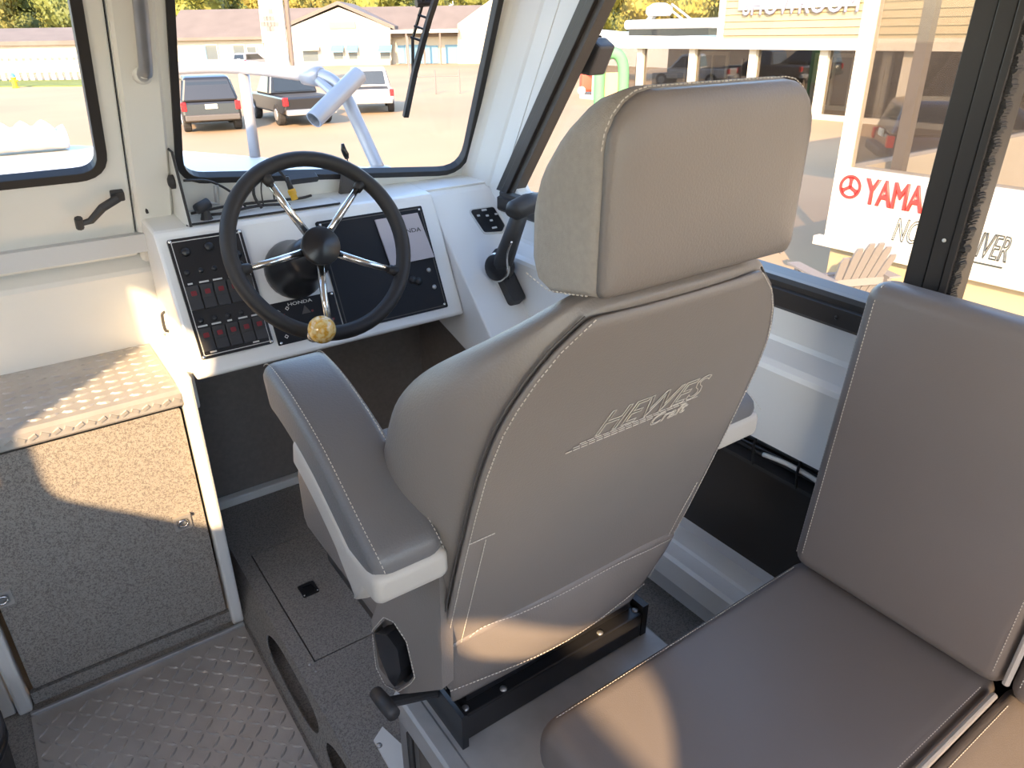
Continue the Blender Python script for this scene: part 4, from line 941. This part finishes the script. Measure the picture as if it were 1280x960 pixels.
# ---- thin fence posts
fF = F3(G(514, 118), rt); ff = FQ(fF)
tf = thing('wire_fence', 'thin dark posts of a wire fence before the blue doors', 'fence', M=fF)
for x in (514, 545, 575): u = ff(x, 118)[0]; obj('post', tube(NB(), [V((u, 0, 0)), V((u, 0, ff(514, 45)[1]*(1 if x == 514 else .42)))], .05, 6), woodw, tf, world=False)
obj('wire', tube(NB(), [V((ff(514, 118)[0], 0, ff(514, 96)[1])), V((ff(575, 118)[0], 0, ff(514, 96)[1]))], .02, 5), woodw, tf, world=False)
# ---- vehicles
def wheel(r, wd):
    return lathe(NB(), [(0, -wd/2), (r*.6, -wd/2), (r*.93, -wd/2), (r, -wd*.35), (r, wd*.35), (r*.93, wd/2), (r*.6, wd/2), (0, wd/2)], Matrix.Rotation(math.pi/2, 4, 'Y'), 20)
def vehicle(name, label, px, head, L, W, H, paint, kind, group=None):
    """px: pixel of the ground under the middle of the rear bumper; head: heading of its nose, degrees clockwise from the bow"""
    h = math.radians(head); F = F3(G(*px), (math.cos(h), -math.sin(h), 0))
    t = thing(name, label, 'car' if kind == 'suv' else 'pickup truck', M=F, group=group); hw = W/2; r = H*.21
    def body(P, w0, w1, nm, m, bev=.06):
        return obj(nm, loft(NB(), [[V((s*(w0+(w1-w0)*(z-P[0][2])/max(.01, P[-1][2]-P[0][2])) if False else s*w, y, z)) for y, z, w in Q] for s, Q in ((-1, P_(P, w0, w1)), (1, P_(P, w0, w1)))]), m, t, world=False, bevel=bev)
    def P_(P, w0, w1):
        z0 = min(z for y, z in P); z1 = max(z for y, z in P)
        return [(y, z, w0+(w1-w0)*(z-z0)/(z1-z0)) for y, z in P]
    bt = H*.56
    if kind == 'suv':
        low = [(0.05, .42), (0, .62), (.02, bt), (L*.72, bt), (L*.97, bt*.86), (L, .6), (L-.05, .34), (.3, .34)]
        body(low, hw, hw*.97, 'body', paint, .08)
        body([(.02, bt), (.22, H*.97), (.5, H), (L*.52, H*.985), (L*.72, bt)], hw*.95, hw*.74, 'cabin', paint, .07)
        rw = NB(); loft(rw, [[V((s*hw*.78, .045, bt+.08)), V((s*hw*.68, .185, H*.90)), V((s*hw*.68, .25, H*.90)), V((s*hw*.78, .15, bt+.08))] for s in (-1, 1)]); obj('rear_window', rw, carglass, t, world=False)
        for s in (-1, 1): obj('side_window', loft(NB(), [[V((s*hw*.935, .3, bt+.06)), V((s*hw*.935, L*.64, bt+.06)), V((s*hw*.79, L*.5, H*.92)), V((s*hw*.79, .42, H*.92))], [V((s*hw*.965, .3, bt+.06)), V((s*hw*.965, L*.64, bt+.06)), V((s*hw*.82, L*.5, H*.92)), V((s*hw*.82, .42, H*.92))]]), carglass, t, world=False)
    else:
        low = [(0.03, .55), (0, bt), (L*.36, bt), (L*.72, bt), (L*.97, bt*.93), (L, .65), (L-.05, .42), (.3, .45)]
        body(low, hw, hw*.97, 'body', paint, .07)
        body([(L*.36, bt), (L*.385, H*.97), (L*.42, H), (L*.58, H), (L*.72, bt)], hw*.95, hw*.76, 'cabin', paint, .06)
        obj('bed', bx((-hw*.8, .12, bt-.01), (hw*.8, L*.34, bt+.012)), darkin, t, world=False)
        rw = NB(); loft(rw, [[V((s*hw*.74, L*.36-.02, bt+.1)), V((s*hw*.68, L*.385-.03, H*.92)), V((s*hw*.68, L*.40, H*.92)), V((s*hw*.74, L*.38, bt+.1))] for s in (-1, 1)]); obj('rear_window', rw, carglass, t, world=False)
        for s in (-1, 1): obj('side_window', loft(NB(), [[V((s*k1*hw, L*.39, bt+.06)), V((s*k1*hw, L*.68, bt+.06)), V((s*k1*.85*hw, L*.57, H*.93)), V((s*k1*.85*hw, L*.41, H*.93))] for k1 in (.93, .965)]), carglass, t, world=False)
    obj('bumper', bx((-hw*.93, -.14, .42), (hw*.93, .12, .62)), cars if kind != 'suv' else rubberg, t, world=False, bevel=.04)
    obj('number_plate', bx((-.20, -.025 if kind == 'suv' else -.16, .80 if kind == 'suv' else .46), (.20, .02, .95 if kind == 'suv' else .60)), plate_m, t, world=False)
    for s in (-1, 1):
        obj('tail_lamp', bx((s*hw*.82, -.03, bt*.72), (s*hw*1.0, .12, bt*1.0)), lampred, t, world=False, bevel=.02)
        for y in (L*.2, L*.8):
            wb = wheel(r, .26); bmesh.ops.transform(wb, matrix=FR(s*(hw-.12), y, r), verts=wb.verts); wo = obj('wheel', wb, tyre, t, world=False)
            obj('hub', lathe(NB(), [(0, 0), (r*.55, 0), (r*.5, .03), (0, .035)], FR(s*(hw+.012), y, r) @ Matrix.Rotation(s*math.pi/2, 4, 'Y'), 14), cars, wo, world=False)
    return t
vehicle('parked_suv', 'black off-road car parked with its tail to the yard', (270, 166), 11, 4.4, 1.95, 1.85, carb, 'suv')
vehicle('pickup_truck', 'dark pickup truck parked beside the black off-road car', (392, 158), 4, 5.6, 2.0, 1.85, carb, 'pickup')
vehicle('white_pickup_truck', 'small white pickup truck with red tail lamps by the rod holder', (466, 143), 24, 5.0, 1.9, 1.75, carw, 'pickup')
vehicle('silver_parked_car', 'distant silver car parked in front of the gable building', (300, 86), 60, 4.3, 1.8, 1.5, cars, 'suv')
# ---- far showroom with glass front
XW = G(1000, 147).x
fo = drop(V((XW, 18, 0))); wF = F3(fo, (0, -1, 0)); fw_ = FQ(wF)
srm = thing('glass_showroom', 'cream showroom building with a row of glass bays and white posts', 'building', M=wF)
def WH(x, y): return fw_(x, y)
us = WH(735, 100)[0]; ue = 45.0
hb0, hb1 = WH(1000, 62)[1], WH(1000, 48)[1]
obj('beam', lb((us-.5, -.4, hb0), (ue, .5, hb1)), creamp, srm, world=False)
obj('sill', lb((us-.5, -.1, -.2), (ue, .25, .18)), creamp, srm, world=False)
obj('back_wall', lb((us, 5.5, -.2), (ue, 5.8, hb1)), roofm, srm, world=False)
obj('inner_floor', lb((us, .25, -.2), (ue, 5.5, .02)), woodw, srm, world=False)
obj('roof', lb((us-.6, .2, hb1-.1), (ue, 9, hb1+.05)), creamp, srm, world=False)
xs = [745, 800, 870, 943, 1033, 1132, 1250]
uu = [WH(x, 100)[0] for x in xs]; dlt = (uu[5]-uu[1])/4
uu = [uu[0]]+[uu[1]+i*dlt for i in range(0, 12)]
for u in uu: obj('post', lb((u-.16, -.12, 0), (u+.16, .2, hb0)), creamp, srm, world=False)
for i, (a, b) in enumerate(zip(uu[:-1], uu[1:])):
    obj('pane', lb((a+.16, .05, .18), (b-.16, .07, hb0)), shop_m, srm, world=False)
    m_ = (a+b)/2; obj('mullion', lb((m_-.05, 1.2, .1), (m_+.05, 1.3, hb0-.4)), woodw, srm, world=False)
    if i % 2: obj('inner_door', plate([(m_-.9, 0.02), (m_+.9, .02), (m_+.9, hb0-.2), (m_-.9, hb0-.2)], [[(m_-.75, .2), (m_-.05, .2), (m_-.05, hb0-.35), (m_-.75, hb0-.35)], [(m_+.05, .2), (m_+.75, .2), (m_+.75, hb0-.35), (m_+.05, hb0-.35)]], .1, FR(0, 3.0, 0) @ XZ0), creamp, srm, world=False)
    else: obj('inner_counter', lb((m_-.9, 3.2, .02), (m_+.8, 4.2, 1.1)), woodw, srm, world=False)
uy = WH(907, 30)[0]
up_ = obj('upper_storey', lb((uy, -.3, hb1), (ue, 8, hb1+6)), siding, srm, world=False)
for k in range(24):
    z = hb1+.12+k*.24; obj('siding_board', loft(NB(), [[V((uy-.01, -.31, z)), V((uy-.01, -.355, z)), V((uy-.01, -.31, z+.235))], [V((ue, -.31, z)), V((ue, -.355, z)), V((ue, -.31, z+.235))]]), siding, up_, world=False)
obj('corner_board', lb((uy-.06, -.40, hb1), (uy+.22, -.28, hb1+6)), creamp, up_, world=False)
a, b = WH(932, 13), WH(1090, -40); sgn = obj('sign_board', lb((a[0], -.45, a[1]), (b[0], -.36, a[1]+2.0)), panelw, srm, world=False)
signblue = mat('sign_blue', (.20, .21, .30), .6, bump=(20, .02, .001))
ts = (WH(1083, 5)[0]-WH(941, 5)[0]); tc_ = (WH(1083, 5)[0]+WH(941, 5)[0])/2
text('sign_word', 'SHOWROOM', FR(tc_, -.46, WH(1010, 5)[1]) @ Matrix.Rotation(math.pi/2, 4, 'X'), .98, signblue, srm, ext=.01, sx=ts/5.75, world=False, bold=.015)
# ---- boat parked behind the showroom roof
bF = F3(drop(V((XW+12, 27, 0))), (0, -1, 0)); fbt = FQ(bF)
bt_ = thing('parked_cabin_boat', 'white cabin boat with a hardtop standing behind the showroom', 'boat', M=bF)
ux0, ux1 = fbt(745, 40)[0], fbt(905, 40)[0]; zb = fbt(850, 48)[1]; z1, z2, z3 = fbt(850, 36)[1], fbt(850, 27)[1], fbt(830, 12)[1]
obj('hull', loft(NB(), [[V((u, s*w, z)) for s, w, z in ((-1, 1.3*k, zb+.1+up_z), (-1, .9*k, .9), (1, .9*k, .9), (1, 1.3*k, zb+.1+up_z))] for u, k, up_z in ((ux0-1.5, .15, .6), (ux0+2, .8, .3), (ux0+4, 1, .1), (ux1+1, 1, 0))]), deckw, bt_, world=False)
um = fbt(800, 40)[0]
obj('cabin', bx((um, -1.0, zb), (ux1-.3, 1.0, z1)), carglass, bt_, world=False)
obj('foredeck_dome', loft(NB(), pillow(ux0+.5, um+.4, -.9, .9, zb-.2, z1-.1, .3)), deckw, bt_, world=False, smooth=True)
obj('hardtop', loft(NB(), pillow(um-.4, ux1+.1, -1.15, 1.15, z1, z2+.15, .18)), deckw, bt_, world=False, smooth=True)
ur = fbt(824, 14)[0]; obj('radar_dome', lathe(NB(), [(0, 0), (.7, 0), (.85, .2), (.8, .5), (.4, .72), (0, .75)], FR(ur, 0, fbt(824, 20)[1]), 18), deckw, bt_, world=False, smooth=True)
obj('dome_stand', tube(NB(), [V((ur-1.0, 0, z2)), V((ur-.4, 0, fbt(824, 18)[1]))], .2, 8), deckw, bt_, world=False)
for dx in (0, .25): obj('arch_strut', tube(NB(), [V((ur+.7, -.4+dx*3, z2+1.0)), V((fbt(862, 28)[0], -.4+dx*3, z2))], .06, 6), deckw, bt_, world=False)
for x in (893, 899, 904): u = fbt(x, 30)[0]; obj('antenna', tube(NB(), [V((u, 0, zb)), V((u, 0, fbt(x, 12 if x > 900 else 32)[1]))], .06, 6), deckw, bt_, world=False)
# ---- small things before the showroom
kF2 = F3(G(735, 118), rt); kq = FQ(kF2)
mw = thing('red_mower', 'small red mower standing left of the showroom bays', 'mower', M=kF2)
z_ = kq(735, 88)[1]; obj('deck', loft(NB(), pillow(-.45, .45, -.4, .4, .15, z_, .15)), redp, mw, world=False, smooth=True)
for s in (-1, 1): obj('wheel', lathe(NB(), [(0, -.06), (.2, -.06), (.22, 0), (.2, .06), (0, .06)], FR(s*.38, -.4, .21) @ Matrix.Rotation(math.pi/2, 4, 'X'), 14), printw, mw, world=False)
kF3 = F3(G(768, 152), rt); kq3 = FQ(kF3)
ds = thing('green_display', 'green framed tan display standing before the showroom glass', 'display', M=kF3)
u0, u1, zt = kq3(750, 110)[0], kq3(778, 110)[0], kq3(765, 66)[1]
obj('frame', tube(NB(), [V((u0, 0, 0)), V((u0, 0, zt*.8)), V(((u0+u1)/2, 0, zt)), V((u1, 0, zt*.8)), V((u1, 0, 0))], .2, 8, smooth=5), greenp, ds, world=False, smooth=True)
obj('panel', plate([(u0+.1, .1), (u1-.1, .1), (u1-.1, zt*.72), (u0+.1, zt*.72)], [], .1, XZ0), tanm, ds, world=False)
obj('seat', bx((u1-.25, -.5, 0), (u1+.35, .1, zt*.35)), carbl, ds, world=False)
# ---- near wing with the lettered panel
XN = 8.2
nc = onX(1030, 300, XN); nF = F3(drop(V((XN, onX(1085, 20, XN).y, 0))), (0, -1, 0)); fn = FQ(nF)
nw = thing('lettered_shop_wing', 'cream shop front wing with glass above a lettered white panel', 'building', M=nF)
pt, pb0 = fn(1055, 208)[1], fn(1050, 300)[1]; UE = 12.
obj('base_wall', lb((.08, .0, -.2), (UE, .25, pb0)), siding, nw, world=False)
obj('ledge', lb((-.10, -.12, pb0-.08), (UE, .0, pb0+.02)), creamp, nw, world=False)
obj('lettered_panel', lb((0, -.05, pb0+.02), (UE, .2, pt)), panelw, nw, world=False)
obj('end_panel', lb((0, .2, -.2), (.2, 6, pt)), panelw, nw, world=False)
obj('corner_post', lb((0, -.05, pt), (.14, .10, 5.4)), creamp, nw, world=False)
obj('inner_post', lb((.35, .5, pt-.3), (.48, .62, 5.4)), woodw, nw, world=False)
obj('pane', lb((.14, .02, pt), (UE, .035, 5.2)), wing_m, nw, world=False)
obj('end_pane', lb((.04, .10, pt), (.055, 6, 5.2)), wing_m, nw, world=False)
obj('roof', lb((-.2, -.2, 5.2), (UE, 6.2, 5.6)), creamp, nw, world=False)
TX = nF @ Matrix.Rotation(math.pi/2, 4, 'X')
def ntext(nm, s, xl, xr, yc, m, bold=0., shear=0., outline=0., hh=None):
    a, b = fn(xl, yc), fn(xr, yc+(xr-xl)*.15); w_ = b[0]-a[0]
    return text(nm, s, nF @ FR((a[0]+b[0])/2, -.055, (a[1]+b[1])/2) @ Matrix.Rotation(math.pi/2, 4, 'X'), hh or w_/len(s)*1.55, m, nw, ext=.004, shear=shear, outline=outline, bold=bold, sx=w_/(len(s)*.70*(hh or w_/len(s)*1.55)))
a = fn(1066, 233); em = NB(); R_ = .135
plate([(a[0]+R_*math.cos(t), a[1]+R_*math.sin(t)) for t in [2*math.pi*k/28 for k in range(28)]], [[(a[0]+R_*.74*math.cos(t), a[1]+R_*.74*math.sin(t)) for t in [2*math.pi*k/28 for k in range(28)]]], .01, FR(0, -.056, 0) @ XZ0, em)
obj('emblem_ring', em, sred, nw, world=False)
for k in range(3):
    t = math.pi/2+k*2*math.pi/3; P = [(0, -.020), (R_*.5, -.020), (R_*.8, -.036), (R_*.8, .036), (R_*.5, .020), (0, .020)]
    obj('emblem_fork', plate([(a[0]+x*math.cos(t)-y*math.sin(t), a[1]+x*math.sin(t)+y*math.cos(t)) for x, y in P], [], .01, FR(0, -.056, 0) @ XZ0), sred, nw, world=False)
ntext('maker_word', 'YAMAHA', 1084, 1200, 240, sred, hh=.38, bold=.013)
ntext('brand_word', 'NORTH', 1119, 1196, 288, printd, shear=.3, outline=.006, hh=.36)
ntext('brand_word', 'RIVER', 1203, 1274, 303, printd, shear=.3, outline=.008, hh=.36)
b = fn(1212, 324), fn(1256, 333); obj('underline', lb((b[0][0], -.06, b[0][1]-.012), (b[1][0], -.05, b[0][1]+.004)), printd, nw, world=False)
# dark car added beyond the near glass, standing in for a reflected car
vehicle('reflection_car', 'dark blue car added beyond the corner glass of the lettered wing in place of a reflection', (1092, 214), 140, 4.5, 1.9, 1.6, carbl, 'suv')
# ---- slatted garden chair
ch = onX(1066, 330, 7.55); cF = F3(drop(ch), (math.cos(math.radians(24)), -math.sin(math.radians(24)), 0)) @ Matrix.Scale(1.05, 4)
ac = thing('slatted_garden_chair', 'weathered grey slatted garden chair in front of the lettered panel', 'chair', M=cF)
adir = woodw
tl = math.radians(24); 
for k in range(6):
    u = (k-2.5); x0, x1 = u*.082, u*.105; zt = .74-.017*u*u*1.6
    obj('back_slat', loft(NB(), [[V((x-w_/2, y, z)), V((x+w_/2, y, z)), V((x+w_/2, y+.02, z+.006)), V((x-w_/2, y+.02, z+.006))] for x, w_, s in ((x0, .072, 0), (x1, .088, zt*.9), (x1, .06, zt)) for y, z in [(-.02-s*math.sin(tl), .30+s*math.cos(tl))]]), adir, ac, world=False)
for k in range(6): y = .03+k*.085; obj('seat_slat', bx((-.27, y, .31+k*.018), (.27, y+.075, .33+k*.018)), adir, ac, world=False)
for s in (-1, 1):
    obj('arm', loft(NB(), [[V((s*.36-.07, y, .56)), V((s*.36+.07, y, .56)), V((s*.36+.07, y, .58)), V((s*.36-.07, y, .58))] for y in (-.22, .52)]), adir, ac, world=False)
    obj('front_leg', bx((s*.30-.02, .46, 0), (s*.30+.02, .54, .56)), adir, ac, world=False)
    obj('side_rail', loft(NB(), [[V((s*.27-.018, y, z)), V((s*.27+.018, y, z)), V((s*.27+.018, y, z+.11)), V((s*.27-.018, y, z+.11))] for y, z in ((.52, .30), (-.45, 0))]), adir, ac, world=False)
    obj('arm_post', bx((s*.31-.02, -.20, .12), (s*.31+.02, -.14, .56)), adir, ac, world=False)
obj('back_rail', bx((-.33, -.14, .48), (.33, -.11, .56)), adir, ac, world=False)
# ---- trees
def crown(seed, n=5200):
    rd = random.Random(seed); bm = NB()
    blobs = [(V((rd.uniform(-.55, .55), rd.uniform(-.55, .55), rd.uniform(-.55, .6))), rd.uniform(.38, .58)) for _ in range(12)]
    for _ in range(n):
        c, r = rd.choice(blobs); d = V((rd.gauss(0, 1), rd.gauss(0, 1), rd.gauss(0, 1))).normalized(); p = c+d*r*rd.uniform(.7, 1.05)
        a = V((rd.gauss(0, 1), rd.gauss(0, 1), rd.gauss(0, 1))).normalized(); a = (a-d*a.dot(d)*.6).normalized(); b = a.cross(d).normalized(); s = rd.uniform(.022, .048)
        bm.faces.new([bm.verts.new(p+a*s*x+b*s*y) for x, y in ((-1, -.5), (.2, -.7), (1, .1), (0, .8))])
    for c, r in blobs:
        g_ = bmesh.ops.create_icosphere(bm, subdivisions=1, radius=r*.82, matrix=Matrix.Translation(c))
    me = bpy.data.meshes.new('crown'); bm.to_mesh(me); bm.free(); return me
crowns = [crown(sd_) for sd_ in (1, 2, 3)]
for i, m_ in enumerate(leafm): crowns[i].materials.append(m_)
trunk = tube(NB(), [V((0, 0, 0)), V((.02, 0, .5)), V((-.01, 0, 1))], [.05, .035, .02], 8); tme = bpy.data.meshes.new('trunk'); trunk.to_mesh(tme); trunk.free(); tme.materials.append(bark)
rd = random.Random(11)
TLAB = ['olive green', 'golden green', 'dark green']
def tree(x, dist, R, kind, z0):
    plc = 'low shed building' if x < 140 else 'gable shop building' if x < 690 else 'cabin boat and showroom' if x < 1000 else 'lettered shop wing'
    d = ray(x, 40); d = (d-UPW*d.dot(UPW)).normalized(); o = drop(CAM+d*dist); F = F3(o, rt) @ Matrix.Rotation(rd.uniform(0, 6), 4, 'Z')
    t = thing('tree', TLAB[kind]+' leafy tree standing behind the '+plc, 'tree', M=F, group=TLAB[kind]+' trees behind the '+plc)
    c = obj_me('crown', crowns[kind], leafm[kind], t); c.location = (0, 0, z0+R*.85); c.scale = (R, R, R*1.15)
    k = obj_me('trunk', tme, bark, t); k.scale = (R*1.2, R*1.2, z0+R*1.0)
for i in range(17): tree(-30+i*44+rd.uniform(-6, 6), 152+19*(i % 3)+rd.uniform(-1, 1), rd.uniform(6.6, 7.4), rd.choice((0, 0, 1, 1, 2)), rd.uniform(1., 2.5))
for i in range(8): tree(700+i*34+rd.uniform(-4, 4), 76+12.5*((i*3) % 4)+rd.uniform(-.5, .5), rd.uniform(4.7, 5.3), rd.choice((0, 0, 2, 1)), rd.uniform(.8, 2))
for i in range(5): tree(1190+i*40, 92+14.5*((i*2) % 5), rd.uniform(5.2, 5.8), rd.choice((0, 2)), rd.uniform(1, 2))
